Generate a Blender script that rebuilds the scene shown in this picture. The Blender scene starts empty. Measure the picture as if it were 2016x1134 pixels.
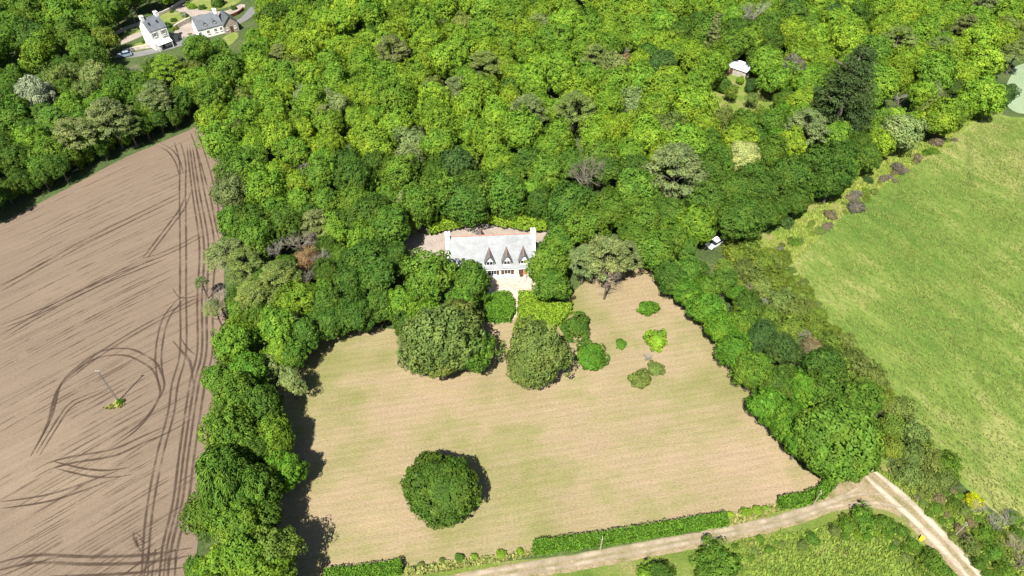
import bpy, math, random
import numpy as np
from mathutils import Vector, Matrix

sc = bpy.context.scene
R = math.radians
# ------------------------------------------------------------------ camera
CAM_H, PITCH = 100.0, 45.0
cam_d = bpy.data.cameras.new('camera')
cam = bpy.data.objects.new('camera', cam_d)
sc.collection.objects.link(cam)
cam.location = (0, 0, CAM_H)
cam.rotation_euler = (R(90 - PITCH), 0, 0)
cam_d.sensor_width = 36.0
cam_d.lens = 24.0
cam_d.clip_start = 0.5
cam_d.clip_end = 6000
sc.camera = cam
# ------------------------------------------------------------------ sky + sun
SH = (0.25, 0.66)                        # ground shadow offset of a 1 m post
SUN_EL = math.atan2(1.0, math.hypot(*SH))
SUN_AZ = math.atan2(-SH[0], -SH[1])      # compass angle towards the sun, from +Y clockwise
w = bpy.data.worlds.new('World'); sc.world = w; w.use_nodes = True
nt = w.node_tree
sky = nt.nodes.new('ShaderNodeTexSky'); sky.sky_type = 'NISHITA'; sky.sun_disc = False
sky.sun_elevation = SUN_EL; sky.sun_rotation = SUN_AZ
bg = nt.nodes['Background']; bg.inputs[1].default_value = 0.05
nt.links.new(sky.outputs[0], bg.inputs[0])
sun_d = bpy.data.lights.new('sun', 'SUN'); sun_d.energy = 5.0; sun_d.angle = R(0.53)
sun_d.color = (1.0, 0.95, 0.86)
sun = bpy.data.objects.new('sun', sun_d); sc.collection.objects.link(sun)
sun.rotation_euler = Vector((SH[0], SH[1], -1)).to_track_quat('-Z', 'Y').to_euler()
sun.location = (-40, -60, 160)
sc.view_settings.view_transform = 'Standard'; sc.view_settings.look = 'None'
sc.view_settings.gamma = 1.0; sc.view_settings.use_curve_mapping = False
sc.view_settings.exposure = 1.1

C = sc.collection
rng = np.random.default_rng(7)
random.seed(7)
F = 1344.0
cp, sp = math.cos(R(PITCH)), math.sin(R(PITCH))

def at(px, py, z=0.0):
    """the point at height z that the photograph shows at pixel (px, py)"""
    u = (px - 1008) / F; v = (567 - py) / F
    d = (u, cp + sp * v, -sp + cp * v)
    t = (z - CAM_H) / d[2]
    return Vector((d[0] * t, d[1] * t, z))

def depth(px, py, z=0.0):
    p = at(px, py, z)
    return p.y * cp + (CAM_H - p.z) * sp

def proj(p):
    d = p[1] * cp + (CAM_H - p[2]) * sp
    return 1008 + F * p[0] / d, 567 - F * (p[1] * sp - (CAM_H - p[2]) * cp) / d

# ------------------------------------------------------------------ materials
def mat(name):
    m = bpy.data.materials.new(name); m.use_nodes = True
    n = m.node_tree
    return m, n, n.nodes['Principled BSDF'], n.nodes['Material Output']

def N(n, t, **k):
    x = n.nodes.new(t)
    for a, b in k.items():
        if a.startswith('i_'):
            key = a[2:]
            x.inputs[int(key) if key.isdigit() else key].default_value = b
        else:
            setattr(x, a, b)
    return x

def noise(n, vec, scale, detail=4, rough=0.55):
    x = N(n, 'ShaderNodeTexNoise', i_Scale=scale, i_Detail=detail, i_Roughness=rough)
    if vec is not None: n.links.new(vec, x.inputs['Vector'])
    return x.outputs['Fac']

def ramp(n, fac, stops):
    r = N(n, 'ShaderNodeValToRGB')
    e = r.color_ramp.elements
    while len(e) < len(stops): e.new(0.5)
    for q, (p, c) in zip(e, stops):
        q.position = p; q.color = (*c, 1) if len(c) == 3 else c
    n.links.new(fac, r.inputs[0])
    return r.outputs[0]

def mix(n, fac, a, b, mode='MIX'):
    x = N(n, 'ShaderNodeMix', data_type='RGBA', blend_type=mode)
    for sock, val in ((0, fac), (6, a), (7, b)):
        if hasattr(val, 'is_linked'): n.links.new(val, x.inputs[sock])
        else: x.inputs[sock].default_value = val if sock == 0 else (*val, 1)
    return x.outputs[2]

def math_(n, op, a, b=None):
    x = N(n, 'ShaderNodeMath', operation=op)
    for i, val in enumerate((a, b)):
        if val is None: continue
        if hasattr(val, 'is_linked'): n.links.new(val, x.inputs[i])
        else: x.inputs[i].default_value = val
    return x.outputs[0]

def pos(n, rotz=0.0, scale=(1, 1, 1)):
    g = N(n, 'ShaderNodeNewGeometry')
    mp = N(n, 'ShaderNodeMapping')
    mp.vector_type = 'POINT'
    mp.inputs['Rotation'].default_value = (0, 0, rotz)
    r2 = N(n, 'ShaderNodeMapping'); r2.inputs['Scale'].default_value = scale
    n.links.new(g.outputs['Position'], mp.inputs['Vector'])
    n.links.new(mp.outputs[0], r2.inputs['Vector'])
    return r2.outputs[0]

def bump(n, p, h, strength=0.5, dist=0.1):
    b = N(n, 'ShaderNodeBump', i_Strength=strength, i_Distance=dist)
    n.links.new(h, b.inputs['Height']); n.links.new(b.outputs[0], p.inputs['Normal'])

def plain(name, col, rough=0.7, var=0.25, scale=3.0, spec=0.3, metal=0.0, bmp=0.0):
    m, n, p, o = mat(name)
    v = noise(n, pos(n), scale)
    lo = tuple(c * (1 - var) for c in col); hi = tuple(min(1, c * (1 + var)) for c in col)
    n.links.new(ramp(n, v, [(0.3, lo), (0.7, hi)]), p.inputs['Base Color'])
    p.inputs['Roughness'].default_value = rough; p.inputs['Specular IOR Level'].default_value = spec
    p.inputs['Metallic'].default_value = metal
    if bmp: bump(n, p, noise(n, pos(n), scale * 4), bmp, 0.03)
    return m

def leaf_material(name, translucent=0.28, rough=0.55, spec=0.13, var=0.8, base=0.6):
    """leaf colour comes from the tree's own object colour, varied leaf by leaf"""
    m, n, p, o = mat(name)
    oi = N(n, 'ShaderNodeObjectInfo')
    at_ = N(n, 'ShaderNodeAttribute', attribute_name='rnd')
    tc = N(n, 'ShaderNodeTexCoord')
    nz = noise(n, tc.outputs['Object'], 1.9, 4)
    k = math_(n, 'ADD', math_(n, 'MULTIPLY', at_.outputs['Fac'], var), base)
    sc1 = N(n, 'ShaderNodeVectorMath', operation='SCALE')
    n.links.new(oi.outputs['Color'], sc1.inputs[0]); n.links.new(k, sc1.inputs['Scale'])
    hs = N(n, 'ShaderNodeHueSaturation')
    n.links.new(math_(n, 'ADD', math_(n, 'MULTIPLY', nz, -0.09), 0.536), hs.inputs['Hue'])
    n.links.new(math_(n, 'ADD', math_(n, 'MULTIPLY', nz, 0.9), 0.58), hs.inputs['Value'])
    n.links.new(sc1.outputs[0], hs.inputs['Color'])
    n.links.new(hs.outputs[0], p.inputs['Base Color'])
    p.inputs['Roughness'].default_value = rough; p.inputs['Specular IOR Level'].default_value = spec
    tr = N(n, 'ShaderNodeBsdfTranslucent')
    n.links.new(hs.outputs[0], tr.inputs['Color'])
    ms = N(n, 'ShaderNodeMixShader'); ms.inputs[0].default_value = translucent
    n.links.new(p.outputs[0], ms.inputs[1]); n.links.new(tr.outputs[0], ms.inputs[2])
    n.links.new(ms.outputs[0], o.inputs['Surface'])
    return m

M = {}
M['leaf'] = leaf_material('leaf')
M['blade'] = leaf_material('grass_blade', 0.3, 0.7, 0.1, 0.55, 0.72)
M['needle'] = leaf_material('needle', 0.12, 0.6, 0.2)

def bark_material(name, use_obj):
    m, n, p, o = mat(name)
    nz = noise(n, pos(n), 2.5)
    if use_obj:
        oi = N(n, 'ShaderNodeObjectInfo')
        c = mix(n, nz, (0.55, 0.55, 0.55), (1.2, 1.2, 1.2))
        c = mix(n, 1.0, oi.outputs['Color'], c, 'MULTIPLY')
    else:
        c = ramp(n, nz, [(0.3, (0.05, 0.04, 0.03)), (0.7, (0.14, 0.115, 0.09))])
    n.links.new(c, p.inputs['Base Color']); p.inputs['Roughness'].default_value = 0.9
    return m
M['bark'] = bark_material('bark', False)
M['dead_wood'] = bark_material('dead_wood', True)

# --- undergrowth / forest floor
m, n, p, o = mat('forest_floor')
a = noise(n, pos(n), 0.12, 5); b = noise(n, pos(n), 1.6, 5)
c = ramp(n, a, [(0.3, (0.035, 0.06, 0.012)), (0.55, (0.06, 0.095, 0.018)), (0.75, (0.10, 0.10, 0.035))])
c = mix(n, 1.0, c, ramp(n, b, [(0.3, (0.5, 0.5, 0.5)), (0.7, (1.3, 1.3, 1.3))]), 'MULTIPLY')
n.links.new(c, p.inputs['Base Color']); p.inputs['Roughness'].default_value = 0.95
bump(n, p, b, 0.9, 0.4); M['floor'] = m

# --- mown hay meadow round the house
m, n, p, o = mat('mown_meadow')
rot = R(-11)
big = noise(n, pos(n), 0.03, 4, 0.6); mid = noise(n, pos(n, rot, (0.55, 1.0, 1)), 0.16, 6, 0.65)
lines = noise(n, pos(n, rot, (0.11, 1.0, 1)), 1.3, 4, 0.65)
fine = noise(n, pos(n, rot, (0.6, 1.0, 1)), 4.0, 4, 0.75)
green = math_(n, 'ADD', math_(n, 'MULTIPLY', big, 1.0), math_(n, 'ADD', math_(n, 'MULTIPLY', mid, 0.65), math_(n, 'MULTIPLY', lines, 0.25)))
c = ramp(n, green, [(0.80, (0.298, 0.226, 0.150)), (0.92, (0.28, 0.222, 0.134)), (1.0, (0.222, 0.20, 0.094)), (1.0, (0.17, 0.175, 0.06))])
r_ = c.node.color_ramp
r_.elements[0].position = 0.42; r_.elements[1].position = 0.475; r_.elements[2].position = 0.54; r_.elements[3].position = 0.63
sc_ = math_(n, 'MULTIPLY', green, 0.53); n.links.new(sc_, c.node.inputs[0])
c = mix(n, 1.0, c, ramp(n, fine, [(0.25, (0.62, 0.64, 0.62)), (0.5, (0.97, 0.97, 0.97)), (0.8, (1.25, 1.25, 1.2))]), 'MULTIPLY')
c = mix(n, 1.0, c, ramp(n, lines, [(0.3, (0.90, 0.91, 0.88)), (0.5, (0.99, 0.99, 0.98)), (0.7, (1.05, 1.05, 1.04))]), 'MULTIPLY')
swath = N(n, 'ShaderNodeTexWave', wave_type='BANDS', bands_direction='Y', i_Scale=0.24, i_Distortion=5.0, i_Detail=3.0)
swath.inputs['Detail Scale'].default_value = 0.8
n.links.new(pos(n, rot, (0.12, 1.0, 1)), swath.inputs['Vector'])
c = mix(n, 1.0, c, ramp(n, swath.outputs['Fac'], [(0.1, (0.96, 0.97, 0.94)), (0.8, (1.03, 1.02, 1.03))]), 'MULTIPLY')
worn = noise(n, pos(n), 0.075, 4, 0.6)
c = mix(n, 1.0, c, ramp(n, worn, [(0.35, (0.90, 0.92, 0.86)), (0.6, (1.0, 1.0, 1.0)), (0.75, (1.14, 1.13, 1.15))]), 'MULTIPLY')
n.links.new(c, p.inputs['Base Color']); p.inputs['Roughness'].default_value = 0.95; p.inputs['Specular IOR Level'].default_value = 0.1
bump(n, p, math_(n, 'ADD', fine, lines), 0.7, 0.12); M['meadow'] = m

# --- ploughed field
m, n, p, o = mat('ploughed_soil')
rot = R(-40)
big = noise(n, pos(n), 0.03, 4); ln = noise(n, pos(n, rot, (0.03, 1, 1)), 0.9, 4, 0.6)
fn = noise(n, pos(n, rot, (0.5, 1, 1)), 5.0, 4, 0.7); clod = noise(n, pos(n), 2.4, 5, 0.7)
c = ramp(n, big, [(0.3, (0.168, 0.127, 0.095)), (0.55, (0.186, 0.142, 0.105)), (0.75, (0.23, 0.178, 0.128))])
c = mix(n, 1.0, c, ramp(n, ln, [(0.3, (0.84, 0.83, 0.82)), (0.6, (1.02, 1.02, 1.02))]), 'MULTIPLY')
c = mix(n, 1.0, c, ramp(n, fn, [(0.25, (0.78, 0.78, 0.78)), (0.7, (1.1, 1.1, 1.1))]), 'MULTIPLY')
n.links.new(c, p.inputs['Base Color']); p.inputs['Roughness'].default_value = 1.0; p.inputs['Specular IOR Level'].default_value = 0.05
bump(n, p, math_(n, 'ADD', math_(n, 'ADD', fn, ln), clod), 0.5, 0.1); M['soil'] = m

def mark_material(name, col, lo, hi, sx=0.3):
    """ribbon of pressed damp earth, with shade painted in for furrows, that breaks up along its run; uv: x along, y across 0..1"""
    m, n, p, o = mat(name)
    uv = N(n, 'ShaderNodeUVMap'); se = N(n, 'ShaderNodeSeparateXYZ'); n.links.new(uv.outputs[0], se.inputs[0])
    cr = math_(n, 'SUBTRACT', 1.0, math_(n, 'POWER', math_(n, 'MULTIPLY', math_(n, 'ABSOLUTE', math_(n, 'SUBTRACT', se.outputs[1], 0.5)), 2.0), 2.5))
    brk = noise(n, pos(n), sx, 5, 0.65)
    fine = noise(n, pos(n), 3.5, 3, 0.7)
    mr = N(n, 'ShaderNodeMapRange'); mr.inputs[1].default_value = lo; mr.inputs[2].default_value = hi
    n.links.new(brk, mr.inputs[0])
    al = math_(n, 'MULTIPLY', math_(n, 'MULTIPLY', cr, mr.outputs[0]), math_(n, 'ADD', math_(n, 'MULTIPLY', fine, 0.9), 0.45))
    p.inputs['Base Color'].default_value = (*col, 1); p.inputs['Roughness'].default_value = 1.0
    p.inputs['Specular IOR Level'].default_value = 0.05
    n.links.new(al, p.inputs['Alpha'])
    return m
M['track_mark'] = mark_material('pressed_soil', (0.068, 0.046, 0.034), 0.25, 0.65)
M['furrow_mark'] = mark_material('furrow_soil_and_shade', (0.07, 0.048, 0.036), 0.42, 0.76, 0.16)  # dark colour paints in the furrows' shade along with moist soil
M['lane_mark'] = mark_material('lane_stone', (0.47, 0.405, 0.31), 0.15, 0.52)
M['path_mark'] = mark_material('trodden_grass', (0.085, 0.15, 0.025), 0.45, 0.95, 0.1)
M['wheel_mark'] = mark_material('bare_track', (0.36, 0.30, 0.22), 0.25, 0.6)

# --- pasture
m, n, p, o = mat('pasture_turf')
rot = R(62)
big = noise(n, pos(n), 0.028, 4); mid = noise(n, pos(n, rot, (0.4, 1, 1)), 0.35, 5); fine = noise(n, pos(n, rot, (0.3, 1, 1)), 2.2, 5, 0.7)
g = math_(n, 'ADD', math_(n, 'MULTIPLY', big, 0.55), math_(n, 'MULTIPLY', mid, 0.45))
c = ramp(n, g, [(0.36, (0.072, 0.138, 0.022)), (0.50, (0.126, 0.185, 0.036)), (0.61, (0.225, 0.24, 0.08))])
c = mix(n, 1.0, c, ramp(n, fine, [(0.3, (0.7, 0.72, 0.62)), (0.5, (0.98, 0.98, 0.95)), (0.72, (1.3, 1.24, 1.2))]), 'MULTIPLY')
n.links.new(c, p.inputs['Base Color']); p.inputs['Roughness'].default_value = 0.9; p.inputs['Specular IOR Level'].default_value = 0.15
bump(n, p, math_(n, 'ADD', fine, mid), 0.8, 0.25); M['pasture'] = m

def turf(name, lo, mid_, hi, s=0.15):
    m, n, p, o = mat(name)
    a = noise(n, pos(n), s, 5); b = noise(n, pos(n), 3.0, 4, 0.7)
    c = ramp(n, a, [(0.33, lo), (0.5, mid_), (0.68, hi)])
    c = mix(n, 1.0, c, ramp(n, b, [(0.3, (0.65, 0.65, 0.65)), (0.7, (1.25, 1.25, 1.25))]), 'MULTIPLY')
    n.links.new(c, p.inputs['Base Color']); p.inputs['Roughness'].default_value = 0.95; p.inputs['Specular IOR Level'].default_value = 0.1
    bump(n, p, b, 0.7, 0.15)
    return m
M['verge'] = turf('verge_grass', (0.08, 0.13, 0.022), (0.13, 0.17, 0.035), (0.21, 0.19, 0.08))
M['bank'] = turf('bank_grass', (0.10, 0.165, 0.026), (0.15, 0.195, 0.036), (0.22, 0.20, 0.085), 0.2)
M['clear'] = turf('clearing_grass', (0.11, 0.165, 0.03), (0.155, 0.20, 0.04), (0.23, 0.21, 0.09), 0.25)
M['garden'] = turf('garden_lawn', (0.13, 0.18, 0.04), (0.17, 0.21, 0.05), (0.24, 0.225, 0.10), 0.3)
M['pale_crop'] = turf('pale_crop', (0.19, 0.26, 0.15), (0.22, 0.29, 0.175), (0.25, 0.31, 0.20), 0.1)
M['dirt'] = turf('track_dirt', (0.16, 0.15, 0.06), (0.25, 0.20, 0.12), (0.30, 0.238, 0.155), 0.4)
M['gravel'] = turf('yard_gravel', (0.27, 0.23, 0.20), (0.31, 0.265, 0.23), (0.35, 0.30, 0.26), 0.3)
M['terrace'] = turf('terrace_paving', (0.40, 0.33, 0.27), (0.45, 0.375, 0.31), (0.5, 0.42, 0.35), 0.5)
M['asphalt'] = plain('asphalt', (0.15, 0.15, 0.15), 0.9, 0.15, 1.0)
M['render'] = plain('lime_render', (0.80, 0.79, 0.76), 0.8, 0.03, 0.6)
M['stone'] = plain('grey_stone', (0.30, 0.26, 0.22), 0.9, 0.35, 2.5, bmp=0.5)
M['pale_stone'] = plain('pale_stone', (0.48, 0.42, 0.36), 0.9, 0.3, 2.0, bmp=0.5)
M['red_tile'] = plain('red_ridge_tile', (0.30, 0.15, 0.105), 0.7, 0.25, 3.0)
M['glass'] = plain('window_glass', (0.02, 0.025, 0.03), 0.08, 0.2, 1.0, 0.5)
M['white_paint'] = plain('white_paint', (0.8, 0.8, 0.78), 0.5, 0.04, 1.0)
M['brown_wood'] = plain('brown_wood', (0.10, 0.045, 0.025), 0.6, 0.25, 3.0)
M['oak_wood'] = plain('oak_wood', (0.36, 0.16, 0.06), 0.6, 0.25, 3.0)
M['grey_plank'] = plain('grey_plank', (0.36, 0.33, 0.30), 0.9, 0.3, 2.0)
M['sheet'] = plain('white_sheet_metal', (0.72, 0.75, 0.80), 0.45, 0.06, 0.6, 0.4)
M['concrete'] = plain('concrete', (0.15, 0.14, 0.125), 0.9, 0.2, 2.0)
M['pole_wood'] = plain('pole_wood', (0.30, 0.26, 0.21), 0.9, 0.2, 2.0)
M['steel'] = plain('steel', (0.5, 0.52, 0.54), 0.4, 0.1, 1.0, 0.5, 0.8)
M['car_white'] = plain('white_car_paint', (0.82, 0.82, 0.82), 0.25, 0.02, 1.0, 0.5)
M['car_blue'] = plain('blue_grey_car_paint', (0.25, 0.32, 0.42), 0.25, 0.05, 1.0, 0.5)
M['car_dark'] = plain('dark_car_paint', (0.03, 0.035, 0.04), 0.25, 0.1, 1.0, 0.5)
M['rubber'] = plain('rubber', (0.02, 0.02, 0.02), 0.8, 0.2)
M['fabric'] = plain('grey_sling', (0.34, 0.31, 0.28), 0.9, 0.1)
M['yellow'] = plain('yellow_plastic', (0.75, 0.62, 0.03), 0.5, 0.05)

def slate_material(name, col, rough):
    m, n, p, o = mat(name)
    br = N(n, 'ShaderNodeTexBrick', i_Scale=1.0)
    tc = N(n, 'ShaderNodeTexCoord'); mp = N(n, 'ShaderNodeMapping'); mp.inputs['Scale'].default_value = (3.0, 3.0, 3.0)
    n.links.new(tc.outputs['UV'], mp.inputs[0]); n.links.new(mp.outputs[0], br.inputs['Vector'])
    br.inputs['Color1'].default_value = (*[c * 0.85 for c in col], 1); br.inputs['Color2'].default_value = (*[c * 1.2 for c in col], 1)
    br.inputs['Mortar'].default_value = (*[c * 0.6 for c in col], 1); br.inputs['Mortar Size'].default_value = 0.03
    nz = noise(n, pos(n), 0.8, 4)
    c = mix(n, 1.0, br.outputs['Color'], ramp(n, nz, [(0.3, (0.8, 0.8, 0.8)), (0.7, (1.15, 1.15, 1.15))]), 'MULTIPLY')
    n.links.new(c, p.inputs['Base Color']); p.inputs['Roughness'].default_value = rough
    p.inputs['Specular IOR Level'].default_value = 0.5
    bump(n, p, br.outputs['Fac'], -0.3, 0.02)
    return m
M['slate'] = slate_material('slate', (0.235, 0.25, 0.262), 0.45)
M['mid_slate'] = slate_material('mid_slate', (0.20, 0.21, 0.22), 0.5)
M['dark_slate'] = slate_material('dark_slate', (0.13, 0.145, 0.16), 0.5)

# ------------------------------------------------------------------ object helpers
def link(o, parent=None):
    C.objects.link(o)
    if parent is not None: o.parent = parent
    return o

def tag(o, label=None, cat=None, group=None, kind=None):
    if label: o['label'] = label
    if cat: o['category'] = cat
    if group: o['group'] = group
    if kind: o['kind'] = kind
    return o

def empty(name, loc, rz=0.0):
    o = bpy.data.objects.new(name, None); o.location = loc; o.rotation_euler = (0, 0, rz)
    o.empty_display_size = 0.5
    return link(o)

def mesh_np(name, V, faces_flat, loops_per, material, rnd=None, smooth=False, mats=None, midx=None):
    me = bpy.data.meshes.new(name)
    V = np.asarray(V, dtype=np.float32)
    faces_flat = np.asarray(faces_flat, dtype=np.int32).ravel()
    nf = len(faces_flat) // loops_per
    me.vertices.add(len(V)); me.vertices.foreach_set('co', V.ravel())
    me.loops.add(len(faces_flat)); me.loops.foreach_set('vertex_index', faces_flat)
    me.polygons.add(nf)
    me.polygons.foreach_set('loop_start', np.arange(nf, dtype=np.int32) * loops_per)
    me.polygons.foreach_set('loop_total', np.full(nf, loops_per, dtype=np.int32))
    if rnd is not None:
        at_ = me.attributes.new('rnd', 'FLOAT', 'FACE'); at_.data.foreach_set('value', np.asarray(rnd, dtype=np.float32))
    for mm in (mats or [material]): me.materials.append(mm)
    if midx is not None: me.polygons.foreach_set('material_index', np.asarray(midx, dtype=np.int32))
    me.update(calc_edges=True)
    if smooth: me.shade_smooth()
    return me

class MB:
    """collects faces, builds one mesh object"""
    def __init__(s): s.v = []; s.f = []
    def add(s, vs, fs):
        k = len(s.v); s.v += [tuple(x) for x in vs]; s.f += [tuple(i + k for i in q) for q in fs]; return s
    def box(s, c, size, rz=0.0):
        hx, hy, hz = (q / 2 for q in size)
        cs, sn = math.cos(rz), math.sin(rz)
        vs = []
        for z in (-hz, hz):
            for x, y in ((-hx, -hy), (hx, -hy), (hx, hy), (-hx, hy)):
                vs.append((c[0] + x * cs - y * sn, c[1] + x * sn + y * cs, c[2] + z))
        return s.add(vs, [(3, 2, 1, 0), (4, 5, 6, 7), (0, 1, 5, 4), (1, 2, 6, 5), (2, 3, 7, 6), (3, 0, 4, 7)])
    def prism(s, poly, d):
        """poly: 3-D points in order; d: extrusion vector"""
        k = len(poly); d = Vector(d)
        vs = [Vector(q) for q in poly] + [Vector(q) + d for q in poly]
        return s.add(vs, [tuple(range(k))[::-1], tuple(range(k, 2 * k))] + [(i, (i + 1) % k, k + (i + 1) % k, k + i) for i in range(k)])
    def tube(s, pts, radii, sides=6, cap=True):
        k0 = len(s.v); pts = [Vector(q) for q in pts]
        for i, q in enumerate(pts):
            d = (pts[min(i + 1, len(pts) - 1)] - pts[max(i - 1, 0)]).normalized()
            a = d.orthogonal().normalized(); b = d.cross(a)
            for j in range(sides):
                t = 2 * math.pi * j / sides
                s.v.append(tuple(q + (a * math.cos(t) + b * math.sin(t)) * radii[i]))
        for i in range(len(pts) - 1):
            for j in range(sides):
                j2 = (j + 1) % sides
                s.f.append((k0 + i * sides + j, k0 + i * sides + j2, k0 + (i + 1) * sides + j2, k0 + (i + 1) * sides + j))
        if cap:
            s.f.append(tuple(k0 + j for j in range(sides))[::-1])
            e = k0 + (len(pts) - 1) * sides
            s.f.append(tuple(e + j for j in range(sides)))
        return s
    def mesh(s, name, material, smooth=False):
        me = bpy.data.meshes.new(name); me.from_pydata(s.v, [], s.f); me.materials.append(material)
        import bmesh
        bm = bmesh.new(); bm.from_mesh(me); bmesh.ops.recalc_face_normals(bm, faces=bm.faces); bm.to_mesh(me); bm.free()
        if smooth: me.shade_smooth()
        return me
    def build(s, name, material, parent=None, smooth=False):
        return link(bpy.data.objects.new(name, s.mesh(name, material, smooth)), parent)

def in_poly(x, y, poly):
    c = False; j = len(poly) - 1
    for i in range(len(poly)):
        xi, yi = poly[i]; xj, yj = poly[j]
        if (yi > y) != (yj > y) and x < (xj - xi) * (y - yi) / (yj - yi) + xi: c = not c
        j = i
    return c

def smooth_line(pts, step=1.5, closed=False):
    """Catmull-Rom through ground points"""
    P = [Vector(q) for q in pts]; out = []
    n_ = len(P)
    for i in range(n_ if closed else n_ - 1):
        if closed: p0, p1, p2, p3 = P[i - 1], P[i], P[(i + 1) % n_], P[(i + 2) % n_]
        else: p0, p1, p2, p3 = P[max(i - 1, 0)], P[i], P[i + 1], P[min(i + 2, n_ - 1)]
        k = max(2, int((p2 - p1).length / step))
        for j in range(k):
            t = j / k
            out.append(0.5 * ((2 * p1) + (p2 - p0) * t + (2 * p0 - 5 * p1 + 4 * p2 - p3) * t * t + (3 * p1 - p0 - 3 * p2 + p3) * t ** 3))
    if not closed: out.append(P[-1])
    return out

def sheet(name, px, z, material, ragged=0.0, parent=None, smooth=True):
    """ground sheet whose outline is given as pixels of the photograph"""
    pts = [at(x, y, z) for x, y in px]
    if smooth: pts = smooth_line(pts, 1.2, True)
    if ragged:
        pts = [Vector((q.x + random.gauss(0, ragged), q.y + random.gauss(0, ragged), z)) for q in pts]
    import bmesh
    bm = bmesh.new(); vs = [bm.verts.new(q) for q in pts]; f = bm.faces.new(vs)
    f.normal_update()
    if f.normal.z < 0: f.normal_flip()
    bmesh.ops.triangulate(bm, faces=[f])
    me = bpy.data.meshes.new(name); bm.to_mesh(me); bm.free(); me.materials.append(material)
    o = link(bpy.data.objects.new(name, me), parent)
    if parent is None: o['kind'] = 'structure'
    return o

def ribbon(name, px, width, z, material, parent, step=1.5, off=0.0, ground=None):
    pts = ground or [at(x, y, z) for x, y in px]
    pts = smooth_line(pts, step)
    V = []; UV = []; L = 0.0
    for i, q in enumerate(pts):
        d = pts[min(i + 1, len(pts) - 1)] - pts[max(i - 1, 0)]
        nrm = Vector((-d.y, d.x, 0)).normalized()
        if i: L += (q - pts[i - 1]).length
        ww = width * (0.85 + 0.3 * random.random()) * min(1.0, 0.25 + min(i, len(pts) - 1 - i) * step / 6.0)
        for sgn, vv in ((0.5, 1.0), (-0.5, 0.0)):
            r = q + nrm * (ww * sgn + off); V.append((r.x, r.y, z)); UV.append((L, vv))
    Fc = [(2 * i, 2 * i + 1, 2 * i + 3, 2 * i + 2) for i in range(len(pts) - 1)]
    me = bpy.data.meshes.new(name); me.from_pydata(V, [], Fc); me.materials.append(material)
    uv = me.uv_layers.new(name='UVMap')
    for lp in me.loops: uv.data[lp.index].uv = UV[lp.vertex_index]
    return link(bpy.data.objects.new(name, me), parent)

# ------------------------------------------------------------------ ground
g = MB(); g.add([(-1500, -600, 0), (1500, -600, 0), (1500, 2500, 0), (-1500, 2500, 0)], [(0, 1, 2, 3)])
tag(g.build('ground', M['floor']), kind='structure')

field = sheet('ploughed_field', [(-350, 620), (-150, 515), (0, 440), (90, 393), (170, 351), (240, 313), (310, 283), (370, 257), (398, 247), (418, 275), (434, 320),
    (440, 370), (448, 430), (446, 480), (440, 560), (446, 640), (440, 690), (425, 780), (425, 890), (405, 960), (390, 1050), (385, 1140), (380, 1260), (-350, 1300)], 0.02, M['soil'], 0.06)
meadow = sheet('mown_meadow', [(600, 660), (700, 640), (800, 650), (900, 640), (985, 625), (1090, 610), (1120, 590), (1150, 556), (1240, 520), (1310, 560), (1360, 620),
    (1420, 690), (1470, 760), (1520, 850), (1580, 920), (1630, 955), (1530, 992), (1430, 1016), (1240, 1052), (1050, 1086), (900, 1104), (650, 1134), (520, 1180), (520, 1000), (520, 850), (560, 740)], 0.02, M['meadow'], 0.05)
pasture = sheet('pasture', [(2300, 240), (2016, 232), (1960, 222), (1915, 232), (1870, 275), (1760, 345), (1650, 425), (1560, 480), (1520, 520), (1560, 580), (1620, 660), (1700, 740), (1780, 830), (1850, 900),
    (1900, 960), (1960, 1010), (2030, 1060), (2300, 1250)], 0.02, M['pasture'], 0.1)
bank = sheet('grassy_bank', [(1470, 500), (1500, 455), (1560, 425), (1620, 385), (1700, 335), (1790, 280), (1850, 240), (1900, 215), (1960, 205), (1975, 222), (1915, 240), (1870, 285), (1760, 352), (1650, 433), (1570, 490), (1530, 540), (1490, 560)], 0.045, M['bank'], 0.1)
verge = sheet('grass_verge', [(1000, 1105), (1180, 1082), (1430, 1035), (1530, 1005), (1650, 960), (1690, 900), (1740, 900), (1800, 960), (1900, 1030), (2020, 1130), (2200, 1300), (900, 1330), (800, 1200), (640, 1150), (800, 1120)], 0.012, M['verge'], 0.1)
lowmeadow = sheet('lower_meadow', [(1300, 1180), (1420, 1135), (1500, 1115), (1600, 1100), (1700, 1098), (1770, 1110), (1820, 1150), (1850, 1250), (1300, 1250)], 0.03, M['pasture'], 0.1)
sheet('pale_field', [(2016, 125), (1990, 150), (1978, 185), (1990, 215), (2040, 225), (2200, 215), (2200, 90)], 0.02, M['pale_crop'])
sheet('stubble_field', [(2000, 4), (2016, 12), (2100, 30), (2100, -40), (1990, -40)], 0.02, M['dirt'])
sheet('forest_clearing', [(1370, 150), (1400, 138), (1470, 132), (1520, 150), (1535, 190), (1520, 212), (1480, 222), (1390, 222), (1400, 190)], 0.02, M['clear'], 0.1)
sheet('left_glade', [(0, 238), (30, 235), (36, 255), (15, 275), (-30, 280), (-30, 240)], 0.02, M['clear'], 0.1)

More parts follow.
